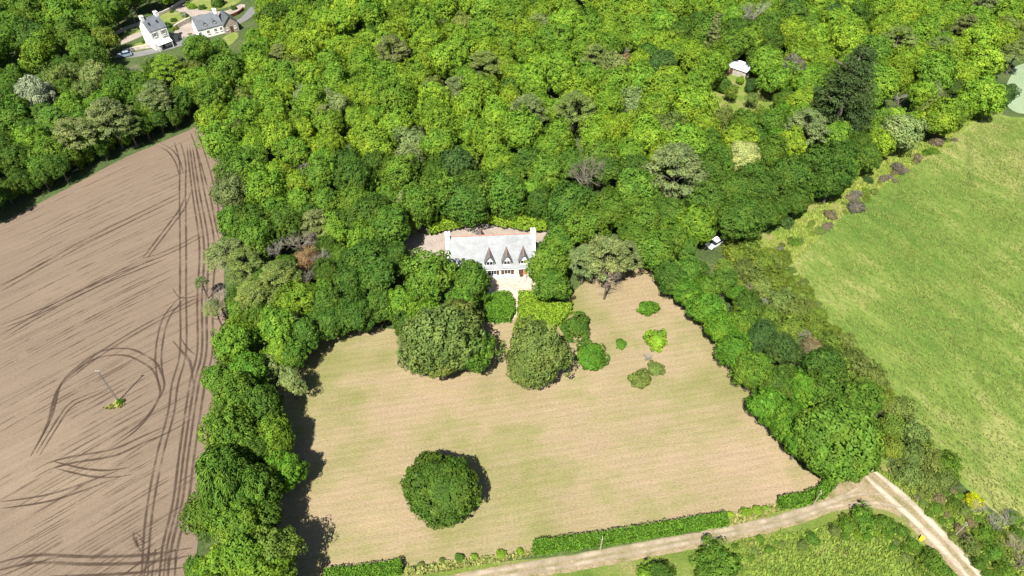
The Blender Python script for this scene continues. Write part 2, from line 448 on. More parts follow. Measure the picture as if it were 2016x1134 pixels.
# dirt tracks
track = sheet('dirt_track', [(1690, 925), (1715, 920), (1790, 985), (1860, 1052), (1930, 1130), (2010, 1240), (1970, 1250), (1890, 1136), (1810, 1055), (1760, 1010), (1700, 1000), (1640, 1008), (1560, 1036), (1400, 1074), (1300, 1093), (1100, 1130), (900, 1165), (700, 1200),
    (640, 1185), (800, 1150), (1000, 1112), (1180, 1085), (1300, 1062), (1430, 1036), (1540, 1012), (1610, 988), (1650, 955), (1662, 935)], 0.03, M['dirt'], 0.08)
W_ = [([(1697, 930), (1745, 975), (1800, 1025), (1860, 1085), (1930, 1165)], 1.5), ([(1714, 922), (1770, 968), (1830, 1025), (1900, 1100), (1960, 1170)], 1.5),
      ([(1780, 1000), (1720, 990), (1640, 998), (1540, 1030), (1400, 1060), (1180, 1102), (900, 1152)], 0.9), ([(1700, 955), (1650, 982), (1560, 1012), (1430, 1042), (1180, 1088), (900, 1136)], 1.1), ([(1745, 975), (1700, 972), (1640, 985)], 0.9)]
for i, (px, wd) in enumerate(W_): ribbon('wheel_track', px, wd, 0.045 + 0.006 * i, M['lane_mark'] if i < 2 else M['wheel_mark'], track)

# field lines: furrows, then tyre tracks
def fl(t, x):
    """y of the field line t (0 = top edge, 1 = bottom) at pixel column x"""
    s = x / 400.0
    y_top = 437 - 200 * s + 14 * s * s; y_bot = 1150 - 235 * s
    tt = t
    return y_top + (y_bot - y_top) * tt
lines = []
t = 0.0
while t < 1.25:
    t += random.choice([0.008, 0.012, 0.016, 0.022])
    x0 = random.choice([-30, -30, -30, 20, 60, 140]) + random.uniform(-10, 40); x1 = random.uniform(250, 430)
    if t < 0.3: x1 = random.uniform(300, 400)
    px = [(x, fl(t + random.gauss(0, 0.0012), x)) for x in np.linspace(x0, x1, 7)]
    ribbon('furrow', px, random.choice([0.22, 0.28, 0.35, 0.5]), 0.022 + 0.0007 * len(lines), M['furrow_mark'], field, 2.5); lines.append(1)
T = []
def pair(px, wd=0.55, dx=12, dy=0): T.append((px, wd)); T.append(([(x + dx, y + dy) for x, y in px], wd))
pair([(343, 280), (353, 320), (353, 378), (354, 480), (354, 580), (354, 690), (338, 756), (330, 813), (310, 889), (293, 973), (283, 1049), (278, 1140)])
for dx in (0, 9, 18, 30): T.append(([(368 + dx * .6, 290), (378 + dx * .8, 378), (392 + dx, 480), (388 + dx, 590), (388 + dx, 690), (373 + dx, 756), (353 + dx, 889), (340 + dx, 989), (320 + dx, 1073), (312 + dx, 1140)], 0.6))
T.append(([(412, 378), (428, 460), (432, 470)], .6)); T.append(([(425, 378), (436, 460)], .6))
pair([(67, 886), (100, 823), (120, 755), (160, 715), (200, 691), (250, 686), (283, 698), (310, 718), (323, 756), (317, 776), (300, 806), (273, 836), (220, 873)], 0.55, -8, 13)
pair([(71, 892), (93, 856), (130, 800), (157, 783), (205, 765)], 0.5, 6, 5)
pair([(327, 839), (280, 859), (220, 885), (140, 899), (93, 912), (63, 929)], 0.6, 4, 12)
pair([(107, 909), (167, 923), (215, 926), (253, 920)], 0.6, 5, 14)
pair([(0, 988), (83, 976), (143, 959), (233, 926)], 0.55, 2, 13)
pair([(-20, 1112), (67, 1093), (167, 1096), (283, 1093), (377, 1079)], 0.7, 0, 15)
T.append(([(100, 1134), (200, 1132), (300, 1125), (377, 1115)], .6)); T.append(([(0, 1134), (70, 1108), (120, 1096)], .5))
pair([(353, 585), (323, 621), (310, 661), (305, 711), (312, 756)], 0.5)
T.append(([(357, 668), (368, 685), (383, 698)], .8)); T.append(([(340, 671), (360, 695), (373, 711), (380, 756)], .8)); T.append(([(340, 568), (352, 585), (375, 585), (398, 578)], .7))
pair([(280, 508), (313, 465), (353, 411), (366, 378)], 0.5, 9, 0)
pair([(280, 508), (310, 500), (360, 478), (400, 455)], 0.4, 0, 8)
pair([(0, 565), (100, 508), (200, 455), (353, 380)], 0.45, 0, 9)
pair([(0, 660), (120, 590), (280, 510)], 0.4, 3, 8); pair([(0, 640), (100, 600), (210, 548), (330, 500)], .4, 0, 8)
pair([(120, 750), (200, 690), (300, 630), (400, 580)], .4, 0, 8)
pair([(280, 1060), (262, 1048), (270, 1075), (300, 1060)], .5, 5, 10); T.append(([(240, 1134), (290, 1095), (330, 1070)], .6)); T.append(([(255, 1150), (310, 1100), (350, 1080)], .6))
for k in range(5): T.append(([(292 + 13 * k, 1080), (288 + 14 * k, 1105), (280 + 16 * k, 1140)], .7))
pair([(306, 285), (330, 298), (345, 320), (352, 345)], .5, 8, -4); pair([(375, 262), (385, 290), (400, 340), (410, 378)], .45, 14, 0)
for i, (px, wd) in enumerate(T): ribbon('tyre_track', px, wd * 0.85, 0.10 + 0.002 * i, M['track_mark'], field, 1.2)

# ground round the houses
yard = sheet('gravel_yard', [(790, 500), (800, 455), (840, 445), (900, 446), (945, 434), (1000, 440), (1060, 452), (1100, 455), (1100, 490), (1080, 545), (870, 545), (800, 520)], 0.03, M['gravel'], 0.05)
terrace = sheet('terrace', [(880, 540), (1060, 540), (1060, 572), (1030, 576), (1000, 578), (880, 578)], 0.05, M['terrace'], 0, None, False)
path = sheet('garden_path', [(1004, 576), (1020, 576), (1021, 600), (1019, 615), (1010, 630), (985, 637), (960, 634), (975, 628), (995, 627), (1008, 615), (1010, 600)], 0.06, M['terrace'], 0.0)

# ------------------------------------------------------------------ foliage meshes
def fibonacci(k, zmin, r_=None):
    r_ = r_ or rng
    z = r_.uniform(zmin, 1, k); a = r_.uniform(0, 2 * np.pi, k); s = np.sqrt(1 - z * z)
    return np.stack([s * np.cos(a), s * np.sin(a), z], 1)

def unit(a): return a / (np.linalg.norm(a, axis=1, keepdims=True) + 1e-9)

def leaf_quads(P, Nn, size, r_, aspect=0.55, fold=0.3, up=None):
    """folded diamond leaf sprays at P, facing Nn"""
    k = len(P)
    ref = r_.normal(size=(k, 3)) if up is None else np.asarray(up) + r_.normal(size=(k, 3)) * 0.35
    T_ = ref - Nn * (ref * Nn).sum(1, keepdims=True); T_ = unit(T_); B = np.cross(Nn, T_)
    s = (size * r_.uniform(0.65, 1.35, k))[:, None] if np.isscalar(size) else (size * r_.uniform(0.65, 1.35, k))[:, None]
    V = np.empty((k, 4, 3))
    V[:, 0] = P - T_ * s; V[:, 1] = P + B * s * aspect + Nn * s * fold
    V[:, 2] = P + T_ * s; V[:, 3] = P - B * s * aspect + Nn * s * fold
    idx = np.arange(k)[:, None] * 4
    Fc = np.concatenate([idx + np.array([[0, 2, 1]]), idx + np.array([[0, 3, 2]])], 1)
    return V.reshape(-1, 3), Fc.reshape(-1, 3)

def crown_mesh(name, seed, clumps=150, per=34, clump_r=0.19, leaf=0.06, lobes=7, lobe_amp=0.28, zmin=-0.92, inner=700, aspect=0.6, mat_='leaf', jitter=0.5, flat=1.0, up=None, gap=0.95, rv=(0.68, 1.05)):
    """unit-radius crown (about -1..1) made of leaf sprays gathered in clumps on an uneven lobed dome"""
    r_ = np.random.default_rng(seed)
    # union of round lobes set about the centre: creases between them, uneven outline
    ld = fibonacci(lobes, -0.75, r_); lc = ld * r_.uniform(0.34, 0.34 + lobe_amp, lobes)[:, None]; lr = r_.uniform(0.36, 0.56, lobes)
    lc = np.concatenate([lc, [[0, 0, 0.05]]]); lr = np.concatenate([lr, [0.62]])
    def radius(d):
        b_ = d @ lc.T; disc = lr ** 2 - (lc ** 2).sum(1) + b_ ** 2
        return np.max(np.where(disc > 0, b_ + np.sqrt(np.maximum(disc, 0)), 0.0), 1)
    cd = fibonacci(clumps * 3, zmin, r_)
    keep = []                                           # spread the clumps evenly
    for i in range(len(cd)):
        if len(keep) >= clumps: break
        if all(np.dot(cd[i], cd[j]) < math.cos(gap * clump_r) for j in keep): keep.append(i)
    cd = cd[keep]; k = len(cd)
    cr = radius(cd) * r_.uniform(rv[0], rv[1], k) - clump_r * 0.5
    cc = cd * cr[:, None]
    cs = clump_r * r_.uniform(0.65, 1.3, k)
    Dd = unit(r_.normal(size=(k, per, 3)).reshape(-1, 3)).reshape(k, per, 3)
    flip = (Dd * cd[:, None]).sum(2) < -0.35
    Dd[flip] *= -1
    P = cc[:, None] + Dd * cs[:, None, None] * r_.uniform(0.75, 1.08, (k, per))[..., None]
    Nn = unit((Dd + cd[:, None] * 0.6 + np.array([0, 0, 0.15]) + r_.normal(size=(k, per, 3)) * jitter).reshape(-1, 3))
    crnd = np.repeat(r_.uniform(0, 1, k), per) * 0.62 + r_.uniform(0, 1, k * per) * 0.38
    P = P.reshape(-1, 3); P[:, 2] *= flat
    V, Fc = leaf_quads(P, Nn, leaf, r_, aspect, 0.3, up)
    rn = np.repeat(crnd, 2)
    if inner:
        d = fibonacci(inner, zmin - 0.1, r_); P2 = d * (radius(d) * r_.uniform(0.35, 0.62, inner))[:, None]; P2[:, 2] *= flat
        V2, F2 = leaf_quads(P2, unit(d + r_.normal(size=d.shape) * 0.5), 0.13, r_, 0.8)
        Fc = np.concatenate([Fc, F2 + len(V)]); V = np.concatenate([V, V2]); rn = np.concatenate([rn, np.repeat(r_.uniform(0.2, 0.8, inner), 2)])
    return mesh_np(name, V, Fc, 3, M[mat_], rn)

def tier_mesh(name, seed, boughs, per, leaf, shape, aspect=0.3, zspan=(-1, 1), droop=0.15, mat_='needle', blob=0.22, flat_=0.35):
    """crown of separate boughs: flattened pads of needles set round the stem; shape(z01) gives the radius"""
    r_ = np.random.default_rng(seed); Vs = []; Fs = []; Rn = []; off = 0
    for i in range(boughs):
        h = r_.uniform(0, 1); z = zspan[0] + (zspan[1] - zspan[0]) * h
        rr = shape(h) * r_.uniform(0.35, 1.0) ** 0.6; a = r_.uniform(0, 2 * np.pi)
        c = np.array([rr * np.cos(a), rr * np.sin(a), z - droop * rr])
        b = blob * r_.uniform(0.7, 1.35)
        D = unit(r_.normal(size=(per, 3))); D[:, 2] = np.where(r_.uniform(size=per) < 0.72, np.abs(D[:, 2]), D[:, 2])
        P = c + D * np.array([b, b, b * flat_]) * r_.uniform(0.5, 1.05, (per, 1))
        out = np.array([np.cos(a), np.sin(a), 0.25])
        Nn = unit(D * 0.7 + np.array([0, 0, 0.8]) + r_.normal(size=(per, 3)) * 0.45)
        V, Fc = leaf_quads(P, Nn, leaf, r_, aspect, 0.2, np.tile(out, (per, 1)))
        Vs.append(V); Fs.append(Fc + off); off += len(V)
        Rn.append(np.repeat(0.5 * r_.uniform() + 0.5 * r_.uniform(0, 1, per), 2))
    return mesh_np(name, np.concatenate(Vs), np.concatenate(Fs), 3, M[mat_], np.concatenate(Rn))

def bare_mesh(name, seed, levels=5, spread=0.62, first=7, up=0.35, fat=0.05):
    """leafless branching crown with unit radius, standing on z=-1"""
    r_ = random.Random(seed); b = MB()
    def grow(p, d, l, r, lev):
        q = p + d * l * 0.5 + Vector((r_.gauss(0, .06), r_.gauss(0, .06), r_.gauss(0, .04))) * l
        e = q + (d + Vector((0, 0, up * 0.25))).normalized() * l * 0.5
        b.tube([p, q, e], [r, r * 0.75, r * 0.5], 3 if lev < 3 else 4, False)
        if lev == 0: return
        for k in range(r_.choice([2, 3, 3, 4])):
            dd = (d + Vector((r_.gauss(0, spread), r_.gauss(0, spread), r_.gauss(up * 0.4, spread * 0.7)))).normalized()
            grow(q if r_.random() < 0.35 else e, dd, l * r_.uniform(0.6, 0.85), r * 0.55, lev - 1)
    for k in range(first):
        a = 2 * math.pi * k / first + r_.uniform(-.3, .3)
        grow(Vector((0, 0, -0.7 + 0.6 * r_.random())), Vector((math.cos(a), math.sin(a), r_.uniform(0.3, 1.3))).normalized(), 0.42, fat, levels - 1)
    return b.mesh(name, M['dead_wood'])

def trunk_mesh(name, seed, lean=0.05):
    """tapered trunk with limbs; unit height 1, base radius 0.035"""
    r_ = random.Random(seed); b = MB()
    b.tube([(0, 0, -0.02), (0.004, 0, 0.04), (lean * .3, 0, 0.3), (lean, lean * .4, 0.6), (lean * 1.1, lean * .6, 0.85)], [0.042, 0.031, 0.025, 0.018, 0.006], 7)
    for k in range(6):
        a = k * 2.4 + r_.random(); z = 0.3 + 0.07 * k; l = r_.uniform(0.18, 0.27)
        b.tube([(lean * z, 0, z), (lean * z + l * .5 * math.cos(a), l * .5 * math.sin(a), z + 0.08), (lean * z + l * math.cos(a), l * math.sin(a), z + r_.uniform(.12, .25))], [0.013, 0.009, 0.004], 5)
    return b.mesh(name, M['bark'], True)

CR = {}
CR['round'] = [crown_mesh('crown', 100 + i, 250, 46, 0.15, 0.044, 11, 0.30, inner=1000) for i in range(8)]
CR['fine'] = [crown_mesh('crown', 200 + i, 340, 42, 0.125, 0.036, 13, 0.26, inner=1000) for i in range(7)]
CR['loose'] = [crown_mesh('crown', 300 + i, 150, 44, 0.165, 0.040, 9, 0.42, -0.8, 400, gap=1.0) for i in range(6)]
CR['feather'] = [crown_mesh('crown', 400 + i, 210, 34, 0.15, 0.085, 10, 0.3, -0.8, 450, 0.2, 'leaf', 0.4, 1.0, (0.3, -0.2, 1.0)) for i in range(3)]
CR['dense'] = [crown_mesh('crown', 360 + i, 420, 44, 0.115, 0.036, 26, 0.10, inner=1400, rv=(0.84, 1.02)) for i in range(2)]
CR['pine'] = [tier_mesh('crown', 500 + i, 95, 95, 0.045, lambda h: 0.95 * math.sqrt(max(0.02, 1 - (h * 1.02) ** 2.2)) , 0.3, (-0.35, 0.75), 0.12, 'needle', 0.2, 0.5) for i in range(5)]
CR['cypress'] = [tier_mesh('crown', 600 + i, 260, 70, 0.035, lambda h: 0.95 * max(0.05, 1 - 0.93 * h ** 1.7) * (0.7 + 0.3 * min(1, h * 5)), 0.3, (-1.15, 1.2), 0.18, 'needle', 0.2, 0.32) for i in range(2)]
CR['spruce'] = [tier_mesh('crown', 640 + i, 170, 60, 0.06, lambda h: 0.95 * (1 - h * 0.93), 0.3, (-1.6, 2.2), 0.35, 'needle', 0.2, 0.4) for i in range(1)]
CR['scrub'] = [crown_mesh('crown', 700 + i, 130, 30, 0.17, 0.06, 9, 0.5, -0.25, 300, 0.4) for i in range(7)]
CR['shrub'] = [crown_mesh('crown', 740 + i, 110, 34, 0.17, 0.075, 8, 0.34, -0.3, 250, 0.45) for i in range(5)]
CR['bare'] = [bare_mesh('crown', 800 + i, 6, 0.6, 6, 0.35, 0.03) for i in range(3)]
CR['twig'] = [bare_mesh('crown', 850 + i, 5, 0.5, 12, 0.6, 0.026) for i in range(2)]
TR = [trunk_mesh('trunk', 900 + i, 0.03 * (i - 1)) for i in range(4)]

COL = {  # leaf base colours
 'L': (0.166, 0.288, 0.023), 'l': (0.128, 0.245, 0.022), 'G': (0.092, 0.188, 0.021), 'D': (0.066, 0.140, 0.018), 'd': (0.056, 0.116, 0.026),
 'O': (0.145, 0.19, 0.060), 'o': (0.132, 0.19, 0.042), 'Y': (0.135, 0.205, 0.028), 'S': (0.24, 0.31, 0.20), 'P': (0.19, 0.26, 0.085),
 'C': (0.42, 0.45, 0.14), 'W': (0.28, 0.255, 0.205), 'w': (0.19, 0.17, 0.115), 'B': (0.27, 0.185, 0.085), 'E': (0.085, 0.205, 0.018), 'K': (0.045, 0.075, 0.018), 'T': (0.20, 0.18, 0.085), 'F': (0.42, 0.50, 0.015)}
WORD = {'L': 'lime green', 'l': 'fresh green', 'G': 'mid green', 'D': 'deep green', 'd': 'dark blue-green', 'O': 'grey olive', 'o': 'dull olive', 'Y': 'yellowish olive', 'S': 'silvery',
        'P': 'pale sage', 'C': 'cream-yellow', 'W': 'bare pale grey', 'w': 'bare brown-grey', 'B': 'rust brown', 'E': 'vivid green', 'K': 'very dark', 'T': 'straw brown', 'F': 'yellow flowering'}
NAME = {'dense': 'oak_tree', 'round': 'broadleaf_tree', 'fine': 'oak_tree', 'loose': 'broadleaf_tree', 'feather': 'willow_tree', 'pine': 'pine_tree', 'cypress': 'cypress_tree', 'spruce': 'spruce_tree',
        'scrub': 'scrub_bush', 'shrub': 'garden_shrub', 'bare': 'dead_tree', 'twig': 'dead_shrub'}
KW = {'dense': 'dense round oak', 'round': 'broad-crowned tree', 'fine': 'round-crowned oak', 'loose': 'open-crowned tree', 'feather': 'feathery willow', 'pine': 'pine', 'cypress': 'broad tiered cypress', 'spruce': 'narrow spruce',
      'scrub': 'scrub bush', 'shrub': 'shrub', 'bare': 'leafless tree', 'twig': 'leafless bush'}
TREES = []                                                # (root, kind, colour, px, py, radius)
OCC = []                                                  # crown positions on the ground, for the fill

def tint(c, amt=0.14):
    k = 1 + random.uniform(-amt, amt); h = random.uniform(-amt, amt) * 0.6
    return (c[0] * k * (1 + h), c[1] * k, c[2] * k * (1 - h), 1)

def plant(px, py, rpx, kind, col, hk=1.0, label=None, world=None, sq=None, group=None, rad=None):
    """a tree whose crown the photograph shows at (px, py) with rpx pixels of radius"""
    low = kind in ('scrub', 'shrub', 'twig')
    if world is None:
        zc = 1.0 if low else 7.0
        for _ in range(3):
            r = rpx * depth(px, py, zc) / F
            if low: zc = r * 0.55
            elif kind in ('cypress',): zc = r * 1.25 + 1
            elif kind == 'spruce': zc = r * 1.75
            else: zc = (r * 0.95 + (3.4 if kind in ('pine', 'bare') else 1.7)) * hk
        p = at(px, py, zc)
    else:
        r = rad
        zc = r * 0.55 if low else (r * 0.95 + (3.4 if kind in ('pine', 'bare') else 1.9)) * hk
        p = Vector((world[0], world[1], zc)); px, py = proj(p)
    x, y = p.x, p.y
    name = NAME[kind] if not (kind in ('round', 'loose') and col in 'LlP') else 'light_leaved_tree'
    root = empty(name, (x, y, 0), random.uniform(0, 6.28))
    cm = random.choice(CR[kind])
    cr = bpy.data.objects.new('crown', cm); link(cr, root)
    rz = r * (sq or (random.uniform(0.8, 0.95) if low else random.uniform(0.88, 1.12)))
    cr.location = (0, 0, zc if not low else rz * 0.35)
    if kind in ('bare', 'twig'): cr.location.z = rz * 0.9 if kind == 'twig' else zc
    jx = random.uniform(0.93, 1.09)
    if kind in ('dense', 'round', 'fine', 'loose', 'feather', 'shrub', 'scrub'): r *= 1.1; rz *= 1.1
    cr.scale = (r * jx, r / jx, rz)
    cr.color = tint(COL[col])
    if not low:
        h = zc + rz * (1.5 if kind in ('cypress', 'spruce') else 0.75)
        t = bpy.data.objects.new('trunk', random.choice(TR)); link(t, root)
        t.scale = (h * 0.9, h * 0.9, h)
        if kind == 'bare':
            t.data = random.choice(TR)
    TREES.append([root, kind, col, px, py, r, label, group])
    OCC.append((x, y, r))
    return root

# ------------------------------------------------------------------ trees one can pick out
EXPL = [
 # left wood between the road and the ploughed field
 (207, 78, 24, 'round', 'Y'), (66, 190, 42, 'feather', 'S'), (182, 152, 30, 'loose', 'P'), (132, 128, 24, 'round', 'D'), (105, 158, 22, 'round', 'D'),
 (236, 158, 28, 'round', 'D'), (158, 98, 22, 'round', 'G'), (308, 188, 38, 'pine', 'O'), (215, 232, 46, 'pine', 'O'), (145, 262, 42, 'pine', 'O'),
 (95, 300, 34, 'round', 'G'), (62, 256, 26, 'round', 'D'), (25, 318, 34, 'round', 'D'), (305, 216, 28, 'round', 'G'), (362, 198, 26, 'round', 'D'),
 (396, 96, 27, 'round', 'D', 0.85), (434, 98, 22, 'round', 'G', 0.85), (352, 128, 22, 'pine', 'O', 0.8), (312, 136, 22, 'loose', 'O', 0.8), (270, 138, 16, 'bare', 'W'),
 (250, 245, 28, 'pine', 'o'), (195, 275, 28, 'round', 'G', 0.85), (140, 302, 28, 'round', 'G', 0.85), (80, 332, 27, 'round', 'G', 0.85), (40, 358, 25, 'fine', 'D', 0.85), (8, 375, 26, 'fine', 'D', 0.85), (245, 268, 18, 'fine', 'l', 0.7), (165, 305, 18, 'fine', 'G', 0.7), (5, 290, 26, 'round', 'D'),
 (280, 158, 22, 'loose', 'l'), (20, 200, 26, 'round', 'D'), (30, 150, 24, 'round', 'G'),
 # between the far houses and the wood
 (545, 40, 34, 'round', 'D'), (590, 20, 28, 'round', 'G'), (500, 110, 30, 'round', 'l'), (470, 130, 26, 'round', 'G'), (520, 95, 24, 'loose', 'l'),
 (640, 25, 30, 'round', 'G'), (560, 90, 26, 'round', 'l'),
 # lime green wood
 (550, 267, 40, 'round', 'L'), (432, 180, 30, 'round', 'l'), (400, 152, 26, 'round', 'l'), (520, 175, 28, 'round', 'l'), (610, 150, 32, 'round', 'L'),
 (592, 190, 20, 'loose', 'P'), (634, 186, 18, 'bare', 'W'), (664, 205, 28, 'loose', 'P'), (640, 290, 34, 'round', 'L'), (600, 262, 26, 'round', 'L'), (545, 340, 30, 'round', 'L'), (490, 372, 24, 'round', 'L'),
 (470, 308, 16, 'bare', 'W'), (440, 340, 18, 'feather', 'P'), (448, 262, 28, 'loose', 'o'), (485, 262, 22, 'round', 'l'), (475, 200, 26, 'loose', 'o'), (600, 335, 16, 'bare', 'W'),
 (720, 262, 34, 'round', 'L'), (700, 232, 26, 'round', 'L'), (730, 190, 30, 'round', 'L'), (690, 325, 36, 'round', 'D'), (735, 330, 32, 'round', 'D'), (810, 280, 32, 'loose', 'P'),
 (865, 45, 14, 'bare', 'W'), (910, 48, 26, 'round', 'o'), (1000, 30, 14, 'bare', 'W'), (970, 58, 14, 'bare', 'W'), (735, 70, 20, 'round', 'D'), (800, 100, 14, 'bare', 'w'), (740, 140, 14, 'bare', 'w'),
 (850, 175, 24, 'round', 'o'), (960, 170, 24, 'round', 'D'), (1005, 175, 22, 'round', 'D'), (900, 205, 16, 'pine', 'o'), (1130, 215, 44, 'pine', 'o'), (1172, 112, 30, 'pine', 'o'),
 (1228, 124, 20, 'loose', 'B'), (1228, 100, 12, 'bare', 'W'), (1275, 110, 26, 'round', 'D'), (1300, 130, 30, 'round', 'd'), (1060, 10, 28, 'round', 'D'), (1180, 30, 14, 'bare', 'w'), (880, 10, 24, 'round', 'o'),
 (1250, 205, 30, 'loose', 'P'), (1060, 130, 30, 'round', 'L'), (1110, 140, 24, 'round', 'L'), (1000, 215, 20, 'round', 'L'), (1230, 245, 32, 'loose', 'L'), (1200, 255, 26, 'round', 'L'),
 (1310, 255, 34, 'loose', 'o'), (1040, 320, 34, 'fine', 'D'), (900, 330, 42, 'round', 'd'), (860, 345, 36, 'round', 'D'), (930, 370, 36, 'round', 'D'), (1000, 350, 34, 'round', 'G'),
 (1080, 300, 30, 'round', 'l'), (1120, 325, 30, 'round', 'G'), (800, 400, 26, 'loose', 'P'), (1330, 335, 62, 'pine', 'O'), (1460, 311, 34, 'dense', 'C', 1.25), (1250, 330, 34, 'round', 'D'), (1190, 340, 36, 'round', 'D'),
 (1240, 300, 30, 'fine', 'l'),
 # right hand wood and clearing
 (1672, 178, 74, 'cypress', 'K'), (1402, 85, 26, 'spruce', 'O'), (1562, 140, 32, 'loose', 'w'), (1590, 248, 42, 'pine', 'O'), (1600, 268, 18, 'bare', 'W'),
 (1770, 192, 14, 'bare', 'W'), (1850, 95, 32, 'pine', 'o'), (1855, 65, 12, 'bare', 'W'), (1985, 60, 30, 'loose', 'o'), (2005, 100, 28, 'pine', 'o'), (1972, 186, 26, 'round', 'd'), (1960, 130, 18, 'fine', 'd'),
 (1840, 185, 22, 'loose', 'P'), (1880, 175, 18, 'loose', 'd'), (1830, 220, 24, 'round', 'o'), (1800, 240, 20, 'round', 'L'), (1760, 235, 24, 'round', 'L'), (1870, 210, 16, 'fine', 'd'),
 (1425, 168, 15, 'round', 'D', 0.6), (1370, 165, 34, 'round', 'l'), (1360, 195, 30, 'round', 'G'), (1478, 168, 13, 'fine', 'd', 0.6), (1458, 157, 8, 'round', 'L', 0.5), (1545, 195, 22, 'fine', 'D'),
 (1440, 180, 14, 'loose', 'Y'), (1480, 195, 12, 'loose', 'o'), (1420, 235, 24, 'loose', 'o'), (1500, 225, 20, 'loose', 'Y'), (1540, 222, 22, 'round', 'E'), (1470, 245, 28, 'round', 'G'), (1450, 60, 30, 'round', 'D'), (1510, 65, 32, 'round', 'D'), (1560, 30, 34, 'round', 'D'),
 (1500, 115, 26, 'round', 'D'), (1335, 70, 30, 'round', 'D'), (1640, 30, 26, 'round', 'd'), (1390, 280, 30, 'fine', 'G'), (1480, 275, 26, 'round', 'D'), (1530, 275, 24, 'round', 'E'),
 (1560, 350, 46, 'fine', 'D'), (1500, 375, 44, 'fine', 'D'), (1445, 375, 40, 'fine', 'D'), (1610, 325, 36, 'fine', 'D'), (1655, 305, 32, 'fine', 'D'), (1690, 285, 28, 'fine', 'D'), (1570, 395, 34, 'fine', 'D'), (1510, 425, 32, 'fine', 'D'), (1410, 320, 40, 'fine', 'G'), (1720, 262, 22, 'round', 'l'),
 # close to the house
 (845, 545, 52, 'round', 'G'), (930, 556, 43, 'round', 'G'), (912, 600, 38, 'round', 'G', 0.8), (1080, 520, 42, 'round', 'G'), (1084, 560, 38, 'round', 'G'), (1100, 475, 34, 'round', 'G'),
 (1195, 505, 52, 'pine', 'O'), (1150, 510, 36, 'pine', 'O'), (1235, 500, 34, 'pine', 'O'), (1195, 548, 26, 'bare', 'W'), (1120, 405, 48, 'fine', 'D'), (1060, 400, 30, 'fine', 'D'), (1200, 420, 40, 'round', 'G'), (1270, 430, 44, 'fine', 'G'), (1320, 470, 40, 'fine', 'G'), (1310, 420, 36, 'fine', 'D'),
 (868, 668, 76, 'fine', 'o'), (838, 630, 46, 'fine', 'l'), (900, 645, 54, 'fine', 'o'), (822, 695, 42, 'fine', 'O'), (920, 690, 50, 'fine', 'G'), (875, 712, 40, 'fine', 'o'),
 (1058, 692, 62, 'fine', 'o'), (1030, 730, 32, 'fine', 'o'),
 (770, 445, 44, 'round', 'G'), (715, 470, 38, 'round', 'l'), (660, 450, 36, 'round', 'l'), (700, 400, 34, 'round', 'G'), (760, 395, 30, 'round', 'G'), (640, 400, 32, 'round', 'G'), (745, 545, 40, 'round', 'D'), (690, 560, 38, 'round', 'D'),
 (640, 600, 40, 'round', 'D'), (700, 620, 42, 'round', 'D'), (750, 600, 36, 'round', 'D'), (650, 635, 34, 'round', 'D'), (790, 600, 34, 'round', 'l'), (800, 640, 28, 'round', 'D'), (780, 500, 26, 'round', 'D'),
 (590, 480, 36, 'bare', 'W'), (545, 490, 24, 'bare', 'W'), (600, 512, 28, 'loose', 'B'), (630, 510, 22, 'bare', 'W'), (600, 550, 26, 'bare', 'w'), (550, 545, 44, 'pine', 'o'), (620, 440, 34, 'pine', 'O'),
 (445, 500, 42, 'pine', 'O'), (480, 520, 40, 'pine', 'o'), (430, 590, 30, 'bare', 'W'), (395, 555, 14, 'pine', 'O'), (500, 580, 40, 'pine', 'o'), (420, 605, 22, 'pine', 'O'), (500, 440, 38, 'round', 'D'), (460, 440, 34, 'round', 'G'), (540, 420, 36, 'round', 'G'), (590, 400, 32, 'round', 'l'),
 # tree belt on the ploughed field's edge
 (475, 612, 30, 'round', 'G', 1.0), (468, 645, 30, 'round', 'l', 1.0), (510, 625, 30, 'fine', 'G', 1.0), (545, 640, 42, 'round', 'l'), (550, 690, 34, 'round', 'l'), (460, 675, 44, 'round', 'l'), (490, 730, 44, 'round', 'E'), (530, 725, 24, 'loose', 'P'), (575, 700, 30, 'loose', 'G'), (570, 750, 28, 'loose', 'P'), (600, 655, 34, 'round', 'D'),
 (470, 790, 52, 'fine', 'G'), (455, 850, 58, 'fine', 'G'), (520, 800, 44, 'fine', 'D'), (545, 850, 40, 'loose', 'l'), (555, 880, 30, 'loose', 'l'), (500, 890, 40, 'fine', 'D'),
 (440, 945, 66, 'feather', 'G'), (490, 970, 56, 'feather', 'G'), (410, 1010, 46, 'fine', 'G'), (470, 1035, 56, 'fine', 'G'), (525, 1015, 40, 'loose', 'D'), (490, 1095, 62, 'round', 'l'), (545, 1085, 50, 'loose', 'Y'), (440, 1110, 46, 'round', 'l'), (390, 1120, 26, 'round', 'G'), (520, 1150, 56, 'round', 'l'), (420, 1180, 50, 'round', 'G'),
 # hedgerow between meadow and pasture
 (1320, 545, 38, 'fine', 'D'), (1350, 575, 34, 'fine', 'E'), (1352, 535, 32, 'fine', 'G'), (1390, 610, 38, 'fine', 'E'), (1420, 650, 36, 'fine', 'E'), (1392, 568, 28, 'fine', 'G'), (1445, 690, 38, 'fine', 'E'), (1460, 640, 32, 'fine', 'G'),
 (1500, 665, 36, 'fine', 'd'), (1540, 690, 36, 'fine', 'd'), (1480, 735, 40, 'fine', 'G'), (1530, 760, 40, 'fine', 'D'), (1510, 800, 38, 'fine', 'E'), (1550, 830, 44, 'fine', 'E'), (1580, 770, 42, 'fine', 'E'), (1575, 870, 44, 'fine', 'E'), (1620, 720, 40, 'fine', 'D'),
 (1646, 866, 88, 'dense', 'G'), (1620, 780, 46, 'fine', 'G'), (1690, 790, 48, 'fine', 'G'), (1350, 492, 26, 'round', 'D'), (1380, 535, 18, 'round', 'D', 0.6),
]
